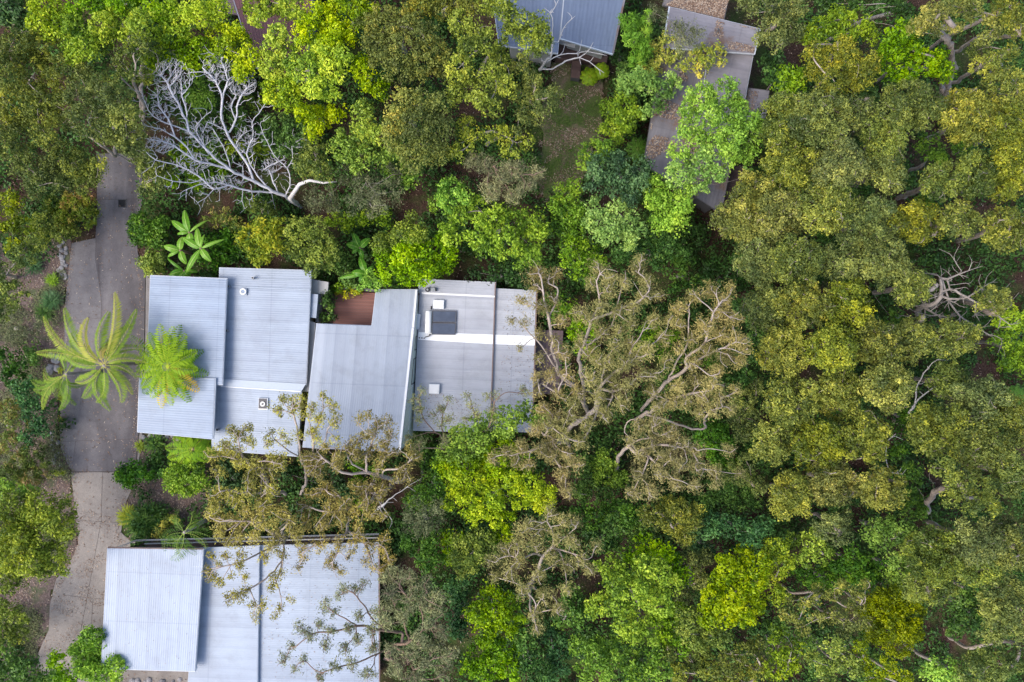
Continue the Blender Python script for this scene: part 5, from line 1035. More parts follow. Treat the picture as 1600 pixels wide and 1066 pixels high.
T('tan gum with a thick pale forked trunk in the centre of the stand', 'tan', 13, [(900, 630, 12), (925, 590, 14), (950, 565, 13), (975, 570, 14), (995, 560, 12), (960, 600, 14), (935, 620, 13), (980, 600, 12), (945, 645, 13), (915, 665, 13), (960, 540, 12), (985, 535, 13), (1000, 585, 10), (970, 630, 12), (1018, 500, 12), (1035, 528, 12), (1012, 545, 13), (1040, 562, 12), (1022, 585, 11), (1045, 500, 10), (990, 555, 12), (890, 650, 11), (935, 565, 11), (880, 680, 12), (860, 665, 12), (905, 690, 12)],
  limbs=[[(890, 669, 5), (910, 655, 7), (929, 640, 8.5), (937, 608, 10.5), (959, 583, 11.8), (976, 573, 12.4)], [(937, 608, 10.5), (946, 566, 11.8), (956, 548, 12.3), (960, 530, 12.6)], [(937, 608, 10.5), (915, 591, 11.8), (905, 575, 12.2)], [(937, 606, 10.5), (955, 612, 11.6), (975, 605, 12.2)], [(935, 620, 10), (920, 612, 11)]], base=(884, 678), fork=(890, 669, 5), group=TG, dens=.9, tr=.17)
T('tan gum with a reddish slanting limb, upper right of the stand', 'tan', 13.5, [(1060, 480, 12), (1085, 465, 11), (1110, 455, 13), (1130, 470, 13), (1120, 490, 13), (1145, 500, 12), (1100, 510, 13), (1125, 525, 14), (1150, 530, 12), (1080, 530, 12), (1060, 510, 11), (1105, 545, 13), (1135, 555, 13), (1085, 565, 12), (1120, 580, 12), (1155, 565, 10), (1060, 545, 9), (1140, 450, 9), (1165, 545, 10)],
  limbs=[[(1010, 632, 5), (1020, 620, 7.5), (1044, 596, 9.5), (1071, 577, 11), (1073, 559, 12), (1102, 535, 12.6), (1106, 510, 13), (1115, 488, 13.2), (1095, 470, 13.2)], [(1044, 596, 9.5), (1055, 570, 11), (1071, 545, 12), (1076, 520, 12.5), (1076, 479, 13)], [(1071, 577, 11), (1095, 560, 12.2), (1125, 545, 12.8)], [(1115, 488, 13.2), (1128, 470, 13.3)]], base=(1000, 644), fork=(1010, 632, 5), group=TG, dens=.85, tr=.14)
T('tan gum with a flat wide crown, right side of the stand near the lot line', 'tan', 12, [(1060, 605, 13), (1085, 595, 13), (1110, 600, 13), (1095, 620, 13), (1070, 630, 13), (1045, 625, 12), (1125, 620, 12), (1140, 640, 10), (1110, 640, 12), (1020, 610, 11), (1030, 635, 12), (1150, 610, 9), (1090, 645, 10)],
  limbs=[[(1000, 652, 6), (1020, 640, 8), (1040, 625, 10), (1056, 622, 11), (1080, 615, 11.6), (1110, 610, 11.8)], [(1095, 671, 6), (1100, 655, 9), (1108, 645, 10.5), (1128, 636, 11.4)]], base=(990, 660), fork=(1000, 652, 6), group=TG, dens=.9)
T('tan gum with a twisted pale limb, lowest of the stand above the bottom line', 'tan', 12, [(1000, 665, 13), (1025, 660, 13), (1045, 680, 14), (1020, 690, 13), (1000, 710, 12), (1040, 710, 14), (1065, 695, 13), (1085, 705, 13), (1060, 725, 13), (1030, 735, 13), (1000, 740, 12), (1090, 730, 12), (1115, 735, 10), (1020, 765, 13), (990, 770, 12), (1055, 755, 12), (1085, 760, 10), (985, 690, 10), (1140, 705, 9), (1120, 755, 9), (1155, 740, 8)],
  limbs=[[(965, 722, 4), (967, 712, 6), (983, 697, 8), (1003, 686, 9.5), (1020, 684, 10.5), (1040, 678, 11.4)], [(983, 697, 8), (994, 709, 9), (1006, 701, 10), (1012, 712, 11), (1030, 730, 11.6)], [(1006, 701, 10), (1030, 695, 11), (1065, 700, 11.6)], [(976, 676, 9), (980, 660, 10), (1002, 652, 11)]], base=(962, 735), fork=(965, 722, 4), group=TG, dens=.9, tr=.14)
T('tan gum low at the left of the stand, spreading over the vivid green tree', 'tan', 11.5, [(845, 640, 12), (865, 650, 12), (840, 670, 13), (860, 690, 13), (885, 710, 13), (865, 715, 12), (845, 705, 11), (880, 740, 12), (900, 725, 10), (815, 700, 12), (790, 705, 11), (805, 720, 10), (770, 715, 9), (825, 725, 10), (885, 765, 10)],
  limbs=[[(885, 690, 5), (870, 690, 8), (850, 680, 10.5), (840, 665, 11)], [(870, 690, 8), (840, 700, 10.5), (800, 712, 11)]], base=(893, 700), fork=(885, 690, 5), group=TG, dens=.9)
T('thin tan gum whose twigs overhang the lower edge of the right roof', 'wisp', 10, [(650, 622, 7), (660, 612, 6), (653, 640, 8), (655, 655, 6), (680, 648, 5), (692, 640, 8), (702, 625, 6), (700, 655, 8), (690, 665, 6), (730, 618, 5), (738, 636, 7), (745, 648, 7), (728, 655, 6), (762, 620, 6), (775, 615, 6), (770, 640, 7), (772, 655, 5), (817, 608, 5), (823, 615, 4), (660, 690, 9), (650, 700, 8), (695, 690, 8), (640, 680, 7)],
  limbs=[[(720, 720, 5), (700, 695, 7), (680, 676, 8.2), (655, 680, 8.6), (640, 685, 9)], [(700, 695, 7), (690, 665, 8.6), (695, 640, 9.4), (702, 625, 9.8)], [(680, 676, 8.2), (662, 655, 9), (655, 625, 9.6)], [(715, 710, 6), (740, 690, 7.6), (742, 655, 9), (735, 625, 9.6)], [(740, 690, 7.6), (765, 665, 8.8), (772, 630, 9.6)], [(700, 700, 7), (665, 700, 8)]], base=(735, 745), fork=(720, 720, 5), dens=.55, tr=.08)
T('tan wide-crowned gum with a pale forked trunk below the lot\'s bottom line', 'tan', 11.5, [(860, 800, 12), (880, 815, 12), (845, 825, 13), (820, 825, 13), (870, 840, 12), (895, 845, 12), (810, 850, 13), (835, 850, 12), (790, 860, 13), (812, 875, 13), (770, 875, 11), (860, 870, 13), (885, 880, 13), (910, 875, 12), (920, 890, 9), (840, 895, 12), (795, 895, 12), (820, 920, 12), (850, 930, 12), (870, 950, 12), (835, 955, 12), (840, 980, 10), (885, 920, 10), (775, 900, 9), (930, 850, 8), (900, 815, 9)],
  limbs=[[(828, 912, 4), (838, 895, 7), (848, 870, 8.5), (862, 855, 9.8), (865, 835, 10.6), (855, 815, 11)], [(848, 870, 8.5), (838, 865, 10)], [(862, 855, 9.8), (885, 838, 10.6), (900, 825, 11)], [(862, 855, 9.8), (885, 862, 10.6), (905, 868, 11)], [(828, 912, 4), (845, 930, 8), (852, 945, 9.5)], [(830, 915, 6), (828, 945, 9), (840, 985, 10.5)]], base=(825, 918), fork=(828, 912, 4), dens=.8, tr=.14)
# --- golden gums over the roofs
T('golden gum with white limbs left of the brown-gold one, over the lower blue roofs', 'gold', 12, [(372, 678, 12), (388, 670, 9), (392, 688, 10), (350, 700, 14), (335, 712, 9), (368, 705, 12), (340, 740, 10), (378, 725, 12), (345, 770, 14), (372, 780, 14), (395, 765, 13), (335, 790, 12), (400, 730, 13), (390, 750, 12), (420, 735, 14), (430, 718, 14), (442, 728, 10), (425, 765, 13), (408, 785, 12), (362, 668, 7)],
  limbs=[[(414, 770, 7), (416, 749, 9), (395, 732, 10), (380, 715, 11), (375, 705, 11.5), (372, 685, 11.8)], [(416, 749, 9), (408, 735, 10.5), (402, 722, 11.4)], [(416, 749, 9), (412, 728, 10.6), (400, 715, 11.4)], [(414, 770, 7), (385, 772, 9), (360, 765, 11), (345, 768, 11.5)]], base=(450, 772), fork=(425, 768, 6), group=GG, tr=.14, dens=1)
T('golden gum whose highest tufts hang over the joint of the blue and silver roofs', 'gold', 13, [(434, 640, 10), (442, 626, 9), (462, 622, 11), (458, 638, 10), (472, 634, 7), (476, 650, 6), (504, 617, 7), (490, 634, 9), (486, 650, 6), (518, 633, 8), (528, 636, 6), (498, 656, 10), (508, 652, 6), (522, 661, 11), (488, 675, 10), (496, 685, 8), (466, 680, 8), (442, 682, 8), (425, 680, 8), (418, 694, 8), (527, 685, 6), (450, 690, 6)],
  limbs=[[(474, 765, 6), (478, 745, 8), (470, 715, 10), (467, 690, 11.3), (462, 660, 12.2), (455, 640, 12.6)], [(478, 745, 8), (488, 715, 10), (488, 685, 11.6), (482, 655, 12.3), (490, 638, 12.6)], [(488, 715, 10), (505, 695, 11.2), (512, 670, 12.2), (520, 660, 12.5)], [(470, 715, 10), (445, 700, 11.2), (430, 688, 12)], [(488, 685, 11.6), (505, 640, 12.4), (504, 622, 12.7)]], base=(468, 775), fork=(474, 765, 6), group=GG, dens=.74, tr=.10)
T('brown-gold gum with a long horizontal grey limb below the silver roof', 'copper', 12, [(563, 652, 8), (575, 650, 7), (590, 665, 11), (605, 660, 8), (610, 674, 10), (580, 676, 9), (560, 690, 10), (572, 682, 8), (600, 692, 11), (556, 705, 9), (485, 725, 12), (500, 718, 12), (495, 738, 11), (480, 712, 9), (530, 712, 12), (545, 702, 10), (528, 728, 10), (560, 715, 12), (578, 705, 11), (600, 712, 11), (592, 728, 10), (622, 745, 11), (635, 730, 10), (640, 748, 7), (645, 710, 9), (638, 700, 7), (652, 715, 7), (615, 705, 9), (510, 700, 8)],
  limbs=[[(637, 748, 5), (621, 753, 6.5), (598, 745, 8), (573, 738, 9), (550, 741, 9.8), (534, 738, 10.2), (505, 716, 11.2), (495, 705, 11.6)], [(573, 738, 9), (556, 728, 10), (544, 716, 11), (540, 700, 11.5)], [(598, 745, 8), (600, 735, 9.5), (625, 732, 10.5), (640, 720, 11.4)], [(573, 738, 9), (572, 715, 10.4), (580, 695, 11.3), (590, 670, 11.8)], [(590, 740, 8.5), (602, 710, 10.6), (610, 680, 11.6)], [(534, 738, 10.2), (520, 725, 11), (525, 705, 11.6)]], base=(642, 750), fork=(637, 748, 5), group=GG, tr=.15, dens=.95)
T('brown-gold gum in the gap between the two houses, right of the golden one', 'copper', 10, [(505, 760, 13), (525, 775, 12), (490, 772, 12), (480, 790, 13), (510, 795, 13), (540, 785, 12), (560, 765, 13), (580, 760, 13), (600, 765, 11), (575, 785, 12), (595, 780, 10), (555, 800, 12), (580, 805, 12), (535, 812, 13), (505, 818, 13), (560, 825, 10), (600, 805, 8), (480, 815, 12)],
  limbs=[[(592, 774, 5), (570, 790, 7), (545, 795, 8.5), (515, 800, 9.5), (490, 795, 9.8)], [(570, 790, 7), (575, 770, 8.8), (580, 755, 9.6)], [(545, 795, 8.5), (530, 775, 9.4)], [(565, 812, 7), (560, 830, 8.5)]], base=(617, 753), fork=(600, 770, 4.5), group=GG, dens=.9)
T('golden gum between the two houses, tufts hanging over the neighbour\'s railing', 'gold', 11, [(350, 810, 14), (330, 800, 10), (372, 820, 14), (345, 832, 11), (395, 805, 14), (415, 815, 14), (400, 835, 12), (440, 800, 13), (455, 815, 13), (435, 835, 12), (462, 835, 12), (372, 842, 10), (415, 790, 12), (385, 795, 10), (425, 850, 9), (355, 850, 8)],
  limbs=[[(440, 830, 5), (435, 838, 6), (415, 825, 8.5), (395, 815, 10), (365, 815, 10.6), (345, 815, 10.8)], [(415, 825, 8.5), (410, 800, 10), (400, 790, 10.6)], [(435, 838, 6), (448, 820, 8.6), (455, 805, 10.4)]], base=(447, 845), fork=(440, 832, 5), group=GG, dens=1)
T('golden gum with thin dark twigs spread over the neighbour\'s middle roof', 'gold', 10, [(330, 868, 6), (352, 868, 8), (378, 868, 9), (335, 898, 9), (324, 888, 7), (345, 908, 8), (375, 885, 8), (382, 900, 7), (362, 898, 5), (372, 935, 10), (360, 928, 7), (385, 928, 8), (395, 945, 6), (430, 905, 8), (440, 893, 7), (425, 918, 7), (412, 945, 8), (438, 948, 7), (400, 962, 7), (430, 962, 5), (358, 938, 5), (415, 870, 10), (442, 866, 9), (340, 880, 5), (455, 935, 5)],
  limbs=[[(445, 845, 5), (442, 875, 7.5), (435, 900, 8.6), (430, 915, 9.2)], [(442, 875, 7.5), (415, 905, 8.8), (390, 920, 9.3), (375, 925, 9.6)], [(445, 845, 5), (410, 862, 8), (385, 875, 9), (350, 885, 9.6), (335, 890, 9.8)], [(430, 905, 8.6), (438, 930, 9.3), (440, 950, 9.6)], [(390, 920, 9.3), (400, 945, 9.7)]], base=(450, 840), fork=(445, 845, 5), group=GG, dens=.74, tr=.09)
T('golden gum overhanging the upper right part of the neighbour\'s roof', 'copper', 9.5, [(475, 855, 10), (500, 850, 11), (530, 850, 10), (555, 845, 11), (580, 850, 9), (518, 868, 8), (525, 885, 9), (535, 893, 7), (515, 880, 7), (478, 872, 7), (468, 885, 6), (572, 878, 7), (585, 888, 8), (578, 865, 7), (602, 860, 10), (608, 880, 11), (598, 840, 10), (545, 870, 5), (600, 895, 9), (548, 862, 6)],
  limbs=[[(545, 812, 5), (540, 835, 7.5), (530, 855, 8.6), (522, 875, 9.2)], [(540, 835, 7.5), (505, 845, 8.6), (480, 860, 9.2)], [(545, 830, 7), (570, 850, 8.6), (582, 880, 9.2)], [(570, 850, 8.6), (600, 855, 9.2), (608, 875, 9.4)]], base=(550, 806), fork=(545, 812, 5), group=GG, dens=.74, tr=.10)
T('grey-green gum with twigs scattered over the neighbour\'s lower right roof', 'wisp', 10, [(540, 915, 8), (558, 920, 8), (570, 910, 6), (530, 930, 6), (510, 940, 6), (505, 950, 7), (522, 955, 7), (500, 975, 8), (478, 985, 8), (468, 978, 6), (488, 995, 7), (455, 1010, 6), (448, 1025, 6), (460, 1045, 6), (475, 1030, 7), (510, 1005, 9), (520, 985, 8), (545, 980, 9), (560, 965, 8), (540, 1010, 9), (560, 1000, 9), (525, 1040, 9), (500, 1055, 9), (550, 1035, 9), (580, 985, 10), (585, 1010, 10), (590, 955, 8), (575, 1050, 10), (440, 1035, 5)],
  limbs=[[(640, 1000, 5), (615, 1010, 6.5), (590, 1022, 7.8), (560, 1035, 8.6), (520, 1045, 9.3), (495, 1055, 9.6)], [(630, 990, 6), (600, 985, 7.8), (560, 978, 8.8), (530, 985, 9.3), (490, 990, 9.6), (455, 1015, 9.7)], [(600, 985, 7.8), (580, 965, 8.6), (568, 945, 9.2), (550, 925, 9.6)], [(560, 978, 8.8), (530, 962, 9.3), (510, 948, 9.6)]], base=(645, 1000), fork=(640, 1000, 5), dens=.70, tr=.11)
T('grey-green gum with tangled bare limbs right of the neighbour\'s roof', 'wisp', 11, [(610, 900, 14), (640, 905, 14), (665, 915, 14), (680, 930, 12), (615, 925, 14), (640, 935, 14), (610, 950, 13), (665, 945, 12), (600, 970, 12), (630, 965, 12), (680, 955, 12), (655, 1000, 13), (675, 1010, 14), (690, 985, 12), (640, 1020, 14), (665, 1035, 14), (690, 1045, 14), (620, 1045, 13), (650, 1058, 13), (700, 1025, 12), (610, 1015, 10), (670, 975, 10)],
  limbs=[[(625, 1040, 4), (605, 1025, 6), (615, 1008, 7.5), (640, 1003, 8.6), (660, 985, 9.8), (680, 980, 10.4)], [(615, 1008, 7.5), (635, 1025, 9), (645, 1045, 10)], [(640, 1003, 8.6), (632, 970, 9.6), (640, 940, 10.4), (625, 920, 10.7)], [(660, 960, 9.6), (655, 940, 10.2), (668, 925, 10.6)]], base=(600, 1030), fork=(605, 1025, 6), dens=1, tr=.12)
# --- lower middle rainforest
T('grey-green tree right of the gap between the houses', 'greyleaf', 8, [(650, 800, 20), (675, 808, 20), (660, 825, 16), (640, 820, 12), (685, 790, 12)], dens=1.1)
T('dark green tree beneath the brilliant lime tree\'s left lobe', 'mid', 6, [(655, 850, 22), (685, 845, 22), (670, 875, 18), (640, 842, 14), (692, 870, 12)])
T('light green tree directly below the brilliant lime tree, touching the tan gum', 'greenyel', 8, [(728, 850, 20), (755, 845, 20), (735, 872, 20), (715, 875, 14), (760, 868, 14), (722, 890, 12)])
T('blue-green narrow tree between the tangled gum and the big green crowns', 'blue', 7, [(715, 915, 16), (722, 940, 18), (710, 965, 18), (725, 985, 14), (730, 905, 10), (705, 990, 10)])
T('green crown under the tan gum\'s lower left, below the lot', 'leafgreen', 9, [(770, 935, 20), (745, 960, 20), (775, 965, 22), (800, 970, 20), (755, 990, 18), (795, 945, 16)])
T('rounded green crown on the bottom edge left of the blue-grey tree', 'leafgreen', 8.5, [(750, 1020, 20), (780, 1015, 22), (765, 1045, 22), (795, 1045, 20), (735, 1045, 16), (810, 1020, 14)])
T('green crown on the bottom edge beneath the pale bark gum', 'mid', 8, [(820, 1030, 20), (840, 1050, 20), (820, 1000, 18), (812, 980, 12)])
T('hazy blue-green tree near the bottom edge between two green crowns', 'blue', 7, [(865, 1005, 20), (875, 1030, 20), (860, 1045, 16), (858, 985, 12)])
T('green tree filling the space right of the tan wide-crowned gum', 'mid', 8, [(895, 945, 20), (905, 965, 18), (890, 925, 14), (880, 970, 14)])
T('big pale-green lobed crown in the lower middle, largest of the rainforest', 'leafgreen', 12, [(952, 888, 20), (980, 898, 20), (1008, 888, 20), (1032, 895, 18), (1048, 912, 16), (962, 915, 18), (992, 925, 22), (1025, 925, 20), (938, 945, 20), (965, 950, 18), (1000, 955, 20), (1035, 948, 18), (990, 982, 20), (1010, 995, 16), (975, 975, 14), (925, 950, 10)], dens=1.15, bright=.55)
T('mid-green crown on the bottom edge left of the big pale-green one', 'leafgreen', 9, [(910, 1005, 20), (930, 1025, 20), (950, 1005, 18), (915, 1045, 18), (945, 1050, 18), (955, 1030, 14)])
T('mid-green crown on the bottom edge below the big pale-green one', 'leafgreen', 8.5, [(980, 1030, 20), (1008, 1035, 20), (990, 1058, 18), (1030, 1045, 18), (1022, 1020, 14)])
T('dark green tree between the lot\'s bottom line and the big pale-green crown', 'mid', 8, [(960, 820, 20), (940, 845, 18), (975, 850, 20), (995, 828, 18), (925, 830, 12)])
T('mid-green tree above the right part of the big pale-green crown', 'leafgreen', 9, [(1010, 855, 20), (1035, 862, 18), (990, 870, 14), (1050, 880, 16), (1065, 900, 14)])
T('olive-gold crown hanging across the lot\'s bottom line', 'olive', 11, [(1040, 790, 18), (1062, 798, 18), (1030, 812, 16), (1055, 820, 18), (1078, 815, 16), (1070, 840, 14), (1010, 805, 14), (1085, 795, 12)])
T('dark olive-green tree right of the big pale-green crown', 'sage', 8, [(1080, 880, 18), (1092, 905, 16), (1070, 930, 14), (1100, 870, 12)])
T('dark blue-green tree just outside the lot\'s lower right corner', 'blue', 9, [(1120, 815, 18), (1148, 822, 20), (1175, 830, 18), (1195, 820, 14), (1110, 835, 12), (1160, 842, 12)])
T('blue-green tree left of its darker neighbour, under the lot\'s bottom line', 'blue', 7, [(1095, 850, 16), (1108, 862, 12), (1085, 835, 10)])
T('large yellow-lime crown in the lower right centre', 'lime', 11, [(1135, 885, 18), (1160, 872, 18), (1185, 882, 18), (1128, 910, 20), (1155, 905, 20), (1180, 910, 18), (1115, 935, 20), (1145, 935, 22), (1175, 940, 20), (1105, 960, 18), (1135, 962, 18), (1165, 965, 16)], dens=1.1)
T('yellow-green bushy tree left of the large yellow-lime crown', 'greenyel', 9, [(1075, 965, 18), (1095, 985, 18), (1070, 990, 14), (1115, 995, 16), (1090, 1005, 14), (1135, 990, 12)])
T('lime tree right of the large yellow-lime crown, beside a dark gap', 'lime', 9, [(1212, 850, 18), (1222, 880, 18), (1208, 905, 18), (1215, 930, 14), (1200, 865, 12)])
T('olive-green tree at the bottom, left of the tufted gums', 'sage', 8, [(1080, 1030, 20), (1105, 1045, 18), (1062, 1050, 16), (1095, 1020, 14), (1045, 1020, 12)])
T('pale sage tree at the bottom edge under the large yellow-lime crown', 'sage', 9, [(1140, 1035, 18), (1165, 1020, 18), (1150, 1058, 18), (1180, 1045, 18), (1125, 1058, 14), (1180, 1005, 14)])
# --- forest on the right: olive gums
T('olive gum touching the top edge right of the leaf-strewn roof', 'sage', 12, [(1165, 8, 16), (1195, 12, 22), (1225, 25, 22), (1205, 45, 22), (1238, 52, 18), (1192, 60, 14), (1245, 10, 18), (1215, 70, 14)], group=OL)
T('vivid green rounded tree near the top, left of the pair', 'leafgreen', 10, [(1285, 42, 20), (1310, 32, 20), (1338, 34, 22), (1360, 52, 16), (1262, 55, 16), (1320, 55, 16), (1275, 62, 14)])
T('vivid green broad tree near the top, right of the pair', 'leafgreen', 11, [(1402, 55, 18), (1422, 52, 14), (1388, 85, 20), (1425, 80, 20), (1448, 98, 20), (1470, 112, 18), (1420, 115, 18), (1395, 118, 16), (1465, 92, 14), (1390, 65, 14)], dens=1.1)
T('small vivid green tree at the forest edge right of the grey annex roof', 'leafgreen', 9, [(1228, 118, 17), (1242, 138, 16), (1224, 136, 12), (1250, 120, 12)])
T('light olive gum with fine foliage between the vivid green trees', 'olive', 13, [(1318, 75, 18), (1295, 95, 22), (1325, 100, 22), (1270, 85, 16), (1350, 115, 20), (1300, 125, 22), (1330, 132, 20), (1268, 112, 18), (1362, 95, 14)], group=OL)
T('leaning gum with yellow tufts and a red-brown trunk in the upper right', 'olive', 15, [(1445, 30, 16), (1430, 42, 14), (1490, 42, 14), (1460, 48, 12), (1475, 20, 12), (1452, 15, 12)], limbs=[[(1478, 150, 0), (1484, 125, 3), (1490, 100, 6), (1480, 65, 9), (1465, 45, 12)], [(1360, 30, 8), (1375, 12, 9), (1400, 10, 10)]], base=(1472, 165), dens=1, tr=.2, group=OL)
T('yellow-tufted gum on the top edge, left of the corner', 'olive', 14, [(1500, 8, 16), (1525, 12, 14), (1545, 25, 16), (1515, 30, 12), (1480, 4, 12), (1550, 48, 16), (1535, 62, 12)], extra=4, group=OL)
T('yellow-tufted gum in the top right corner', 'olive', 14, [(1572, 10, 18), (1592, 28, 14), (1575, 40, 14), (1592, 55, 12), (1560, 3, 12)], extra=4, group=OL)
T('sparse grey-twigged gum below the top right corner', 'olive', 13, [(1530, 78, 16), (1552, 92, 16), (1530, 102, 14), (1575, 82, 14), (1548, 115, 14), (1570, 108, 10)], extra=6, dens=.85, group=OL)
T('olive gum on the right edge, level with the pair of vivid green trees', 'olive', 13, [(1562, 132, 20), (1588, 125, 16), (1540, 142, 16), (1575, 155, 18), (1595, 160, 14)], group=OL)
T('bush of dark foliage along the top edge above the red-brown trunk', 'dark', 8, [(1400, 20, 18), (1415, 38, 12), (1385, 8, 14), (1340, 8, 14), (1290, 8, 18)])
def R_(label, z, cx, cy, rx, ry, spn='olive', rot=0, **k): T(label, spn, z, [(cx, cy, rx * 1.06, ry * 1.06, rot)], group=OL, tr=k.pop('tr', .2), **k)
R_('olive gum in the row under the vivid green pair, left one', 13, 1425, 165, 42, 34, 'sage')
R_('olive gum in the row under the vivid green pair, right one with pale fork', 13, 1515, 185, 44, 38)
R_('dull olive gum right of the fresh green crown on the mouldy roof', 12, 1222, 198, 34, 44, 'sage')
R_('olive gum below the light fine-leaved gum, beside a dark green hollow', 14, 1282, 185, 40, 40, 'sage')
R_('small olive gum between two dark gaps, below the vivid green pair', 12, 1340, 178, 26, 26, 'sage')
R_('olive gum with dense clumps left of the narrow dark ravine', 13, 1385, 215, 34, 32, 'sage')
R_('olive gum at the right edge under the upper pair of right-edge crowns', 13, 1572, 205, 32, 36)
R_('yellowish gum next to the lower end of the mouldy roof', 12, 1178, 300, 30, 28)
R_('olive gum immediately right of the mouldy roof\'s brown deck', 13, 1238, 262, 40, 34)
R_('gum with the brightest yellow clumps left of the pinkish dead sprays', 14, 1308, 255, 40, 34, 'sage')
R_('gum with pinkish dead sprays at its tip', 13, 1380, 270, 36, 28, 'sage')
R_('rounded gum crown like a ball right of the dark ravine', 13, 1470, 284, 28, 26, 'sage')
R_('soft olive gum right of the ball-shaped crown', 13, 1520, 275, 30, 34, 'sage')
R_('gum crown cut by the right edge, above the leafless tree', 12, 1575, 275, 30, 40)
R_('yellow-olive gum touching the lot\'s top right corner from above', 12, 1155, 345, 38, 30)
R_('gum just right of the lot\'s top right corner', 13, 1215, 340, 40, 36)
R_('gum with clumped crown, second right of the lot\'s top right corner', 14, 1290, 325, 38, 34)
R_('gum crown ringed by pale thin twigs, third right of the lot\'s corner', 13, 1362, 345, 36, 34, 'sage')
R_('gum crown above the dark hollow, left side', 13, 1432, 345, 34, 30)
R_('sparse gum crown with bare sticks above the leafless grey tree', 12, 1500, 345, 32, 26, 'olive', 0, dens=.8, extra=4)
R_('gum at the right edge, level with the lot\'s top right corner', 12, 1570, 360, 34, 30, 'olive', 0, dens=.85, extra=4)
R_('gum straddling the upper part of the lot\'s right line', 12, 1185, 410, 34, 32, 'sage')
R_('gum a little right of the lot\'s right line, upper part', 14, 1245, 408, 38, 36, 'sage')
R_('gum in the second rank from the lot\'s right line, with green shade below', 13, 1320, 405, 36, 34, 'sage')
R_('gum left of the leafless grey tree, upper', 14, 1385, 415, 34, 34, 'sage')
R_('gum left of the leafless grey tree, lower', 13, 1425, 452, 30, 28, 'sage')
R_('grey-green gum by the lot\'s right line with drooping clumps', 12, 1195, 480, 30, 32, 'sage')
R_('gum with golden clumps near the middle of the lot\'s right line', 14, 1255, 480, 38, 34)
R_('gum with golden clumps, first of the band below the hollow\'s left side', 14, 1325, 475, 36, 34)
R_('greener gum just below the leafless grey tree', 11, 1425, 530, 28, 30, 'sage')
R_('green-grey gum below the leafless grey tree\'s long lower limb', 12, 1490, 530, 36, 28, 'sage')
R_('small gum right edge beside the bright green tree', 11, 1550, 470, 26, 20, 'olive', 0, dens=.9)
T('glowing green tree cut by the right edge at mid height', 'leafgreen', 8, [(1580, 500, 20), (1595, 525, 20), (1565, 535, 18), (1588, 555, 20), (1568, 565, 14), (1598, 575, 14), (1560, 500, 10)])
R_('golden gum beside the lot\'s right line at mid height', 14, 1225, 550, 40, 34)
R_('golden gum crown with pale forked twigs in the middle of the band', 15, 1300, 545, 38, 34)
R_('golden gum crown left of the curved bare white limbs', 14, 1368, 540, 38, 34)
R_('golden gum crown below the curved limbs\' left side', 14, 1385, 605, 38, 34)
R_('golden gum crown around a small dark gap', 13, 1310, 615, 36, 34)
R_('golden gum with a forked brown limb, near the lot\'s right line', 14, 1235, 625, 38, 36, 'olive', 0, extra=3)
R_('golden gum crown straddling the lower part of the lot\'s right line', 13, 1205, 690, 30, 30)
R_('golden gum crown, lower middle of the band', 14, 1275, 695, 38, 34)
R_('golden gum crown right of the lower middle one', 14, 1348, 685, 36, 34)
R_('golden gum crown at the lower end of the band, beside the forked dead limb', 13, 1375, 765, 34, 30)
R_('yellowish gum crown at the band\'s bottom, left of the forked dead limb', 13, 1300, 755, 36, 30)
R_('golden gum crown just outside the lot\'s lower right corner', 13, 1235, 775, 30, 34)
R_('dark-shaded gum behind the curved bare white limbs', 11, 1485, 595, 30, 26, 'sage')
R_('sage gum crown right of the dark gap, uppermost of its group', 13, 1530, 625, 42, 34, 'sage')
R_('sage gum crown at the right edge with yellow tips', 13, 1580, 660, 28, 38, 'sage')
R_('sage gum crown with a bare brown trunk fork below it', 14, 1465, 670, 42, 38, 'sage', 0, extra=3)
R_('sage gum crown in the middle of the lower right group', 14, 1530, 700, 40, 36, 'sage')
R_('sage gum crown at the right edge, lower', 13, 1580, 745, 30, 36, 'sage')
T('big sage gum with an exposed red-brown forked trunk in the dark gap', 'sage', 14, [(1475, 735, 20), (1500, 755, 22), (1530, 765, 22), (1545, 785, 18), (1485, 775, 18), (1515, 790, 16)], limbs=[[(1450, 800, 0), (1448, 785, 3), (1460, 768, 5), (1452, 745, 8), (1458, 728, 10)], [(1448, 785, 3), (1438, 768, 5), (1432, 762, 6)], [(1460, 768, 5), (1478, 763, 8), (1492, 757, 10)], [(1448, 785, 3), (1455, 805, 4), (1458, 820, 5)]], base=(1450, 800), fork=(1450, 792, 2), tr=.22)
R_('pale sage gum crown, left part of the big mass below the brown trunk', 14, 1455, 865, 44, 38, 'sage')
R_('pale sage gum crown, centre of the big mass below the brown trunk', 14, 1520, 845, 42, 34, 'sage')
R_('pale sage gum crown at the right edge of the big mass below the brown trunk', 13, 1578, 850, 26, 36, 'sage')
R_('drooping sage gum foliage on the underside of the big mass', 12, 1450, 920, 42, 20, 'sage')
R_('sage gum crown on the underside of the big mass, right of the drooping foliage', 12, 1525, 890, 34, 20, 'sage')
T('yellow-topped sage tree left of the pale green lobes', 'sage', 11, [(1308, 830, 20), (1318, 808, 16), (1298, 812, 14), (1285, 828, 14)])
T('pale bright green lobed tree in the dark gap right of the golden band', 'fresh', 8, [(1362, 830, 16), (1380, 818, 14), (1405, 822, 16), (1420, 828, 12), (1398, 840, 14), (1372, 850, 12), (1395, 875, 12)])
T('mid-green tree below the golden band, left of the pale lobed tree', 'leafgreen', 8, [(1270, 848, 20), (1260, 870, 16), (1285, 865, 14), (1240, 845, 14)])
T('deep green tree under the pale bright lobed tree', 'mid', 7, [(1330, 870, 20), (1350, 880, 18), (1335, 895, 18), (1310, 885, 16), (1375, 890, 16), (1350, 905, 14)])
T('light green small tree at the foot of the big sage mass', 'fresh', 7, [(1410, 885, 14), (1400, 900, 14), (1412, 908, 10)])
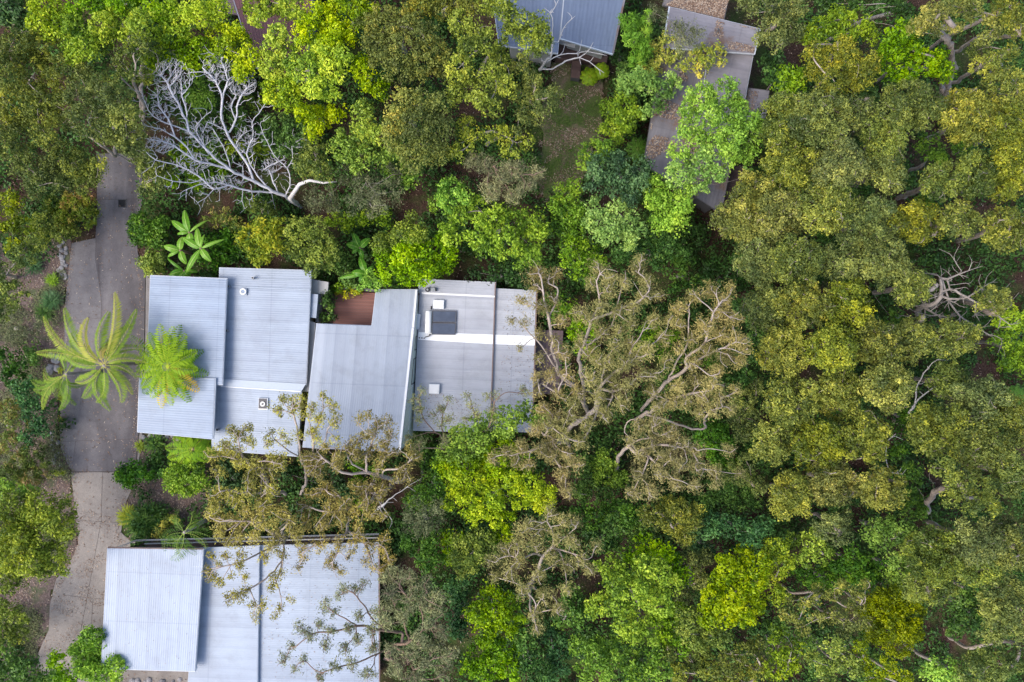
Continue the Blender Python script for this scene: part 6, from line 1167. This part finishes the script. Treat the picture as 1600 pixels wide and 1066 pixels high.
T('mid-green tree in the lower right gap, left of the yellow tufts', 'mid', 7, [(1290, 900, 20), (1265, 905, 14), (1250, 890, 14), (1305, 915, 12)])
for lb, L_ in (('gum with small round yellow tufts on bare forks, left in the bottom right', [(1230, 940, 9), (1255, 943, 10), (1278, 922, 12), (1270, 935, 9), (1240, 965, 10), (1222, 958, 8)]), ('gum with small round yellow tufts, upper right of the tufted group', [(1312, 918, 12), (1338, 930, 12), (1345, 945, 10), (1330, 948, 9), (1300, 932, 9), (1350, 912, 9)]),
               ('gum with yellow tufts in the middle of the tufted group', [(1300, 962, 13), (1328, 968, 13), (1345, 975, 11), (1275, 965, 12), (1255, 978, 12), (1318, 985, 10)]), ('light green tufted gum on the bottom edge, leftmost of three', [(1215, 1010, 18), (1230, 1035, 18), (1208, 1045, 16), (1240, 1010, 12), (1215, 985, 12)]), ('light green tufted gum on the bottom edge, middle of three', [(1300, 1010, 16), (1318, 1025, 16), (1295, 1040, 16), (1330, 1045, 16), (1268, 1030, 14), (1290, 1058, 14)]), ('light green tufted gum on the bottom edge, rightmost of three', [(1382, 1045, 16), (1405, 1055, 14), (1365, 1058, 14), (1350, 1035, 12), (1345, 1010, 12)])):
    T(lb, 'olive' if 'yellow' in lb else 'greenyel', 11, L_, extra=4, dens=.95, tr=.09, group='tufted gums at the bottom right')
T('dark lime fine-leaved tree with a smooth dome in the lower right', 'greenyel', 8, [(1390, 955, 46, 40, 0), (1400, 1005, 22), (1425, 985, 18), (1370, 990, 18)])
T('dense dark green tree below the big sage mass', 'mid', 7, [(1500, 930, 20), (1515, 955, 20), (1535, 935, 18), (1495, 960, 16), (1540, 965, 14), (1490, 985, 12)])
T('fine-textured olive dome in the bottom right corner, upper part', 'sage', 12, [(1568, 940, 34, 44, 0), (1545, 985, 22), (1580, 985, 20)])
T('fine-textured olive dome in the bottom right corner, lower part', 'sage', 11, [(1530, 1025, 24), (1560, 1035, 24), (1588, 1030, 20), (1515, 1052, 20), (1550, 1060, 18)])
T('light green lobed tree at the bottom edge left of the olive domes', 'fresh', 9, [(1462, 1038, 16), (1482, 1045, 16), (1470, 1058, 14), (1448, 1050, 12), (1490, 1060, 10)])
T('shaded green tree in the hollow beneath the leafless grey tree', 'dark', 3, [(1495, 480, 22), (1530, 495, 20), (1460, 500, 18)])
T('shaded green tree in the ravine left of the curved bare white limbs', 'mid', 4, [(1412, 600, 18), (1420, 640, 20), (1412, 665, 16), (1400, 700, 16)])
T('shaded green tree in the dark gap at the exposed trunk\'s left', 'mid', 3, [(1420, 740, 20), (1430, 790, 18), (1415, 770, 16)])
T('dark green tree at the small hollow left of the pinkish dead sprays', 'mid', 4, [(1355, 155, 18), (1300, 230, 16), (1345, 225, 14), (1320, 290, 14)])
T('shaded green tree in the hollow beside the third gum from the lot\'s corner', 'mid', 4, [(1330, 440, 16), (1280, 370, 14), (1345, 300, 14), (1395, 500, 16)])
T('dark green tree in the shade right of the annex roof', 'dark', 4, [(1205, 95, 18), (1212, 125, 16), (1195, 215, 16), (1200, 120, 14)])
print('leaves', NLEAF[0], 'objects', len(bpy.data.objects))
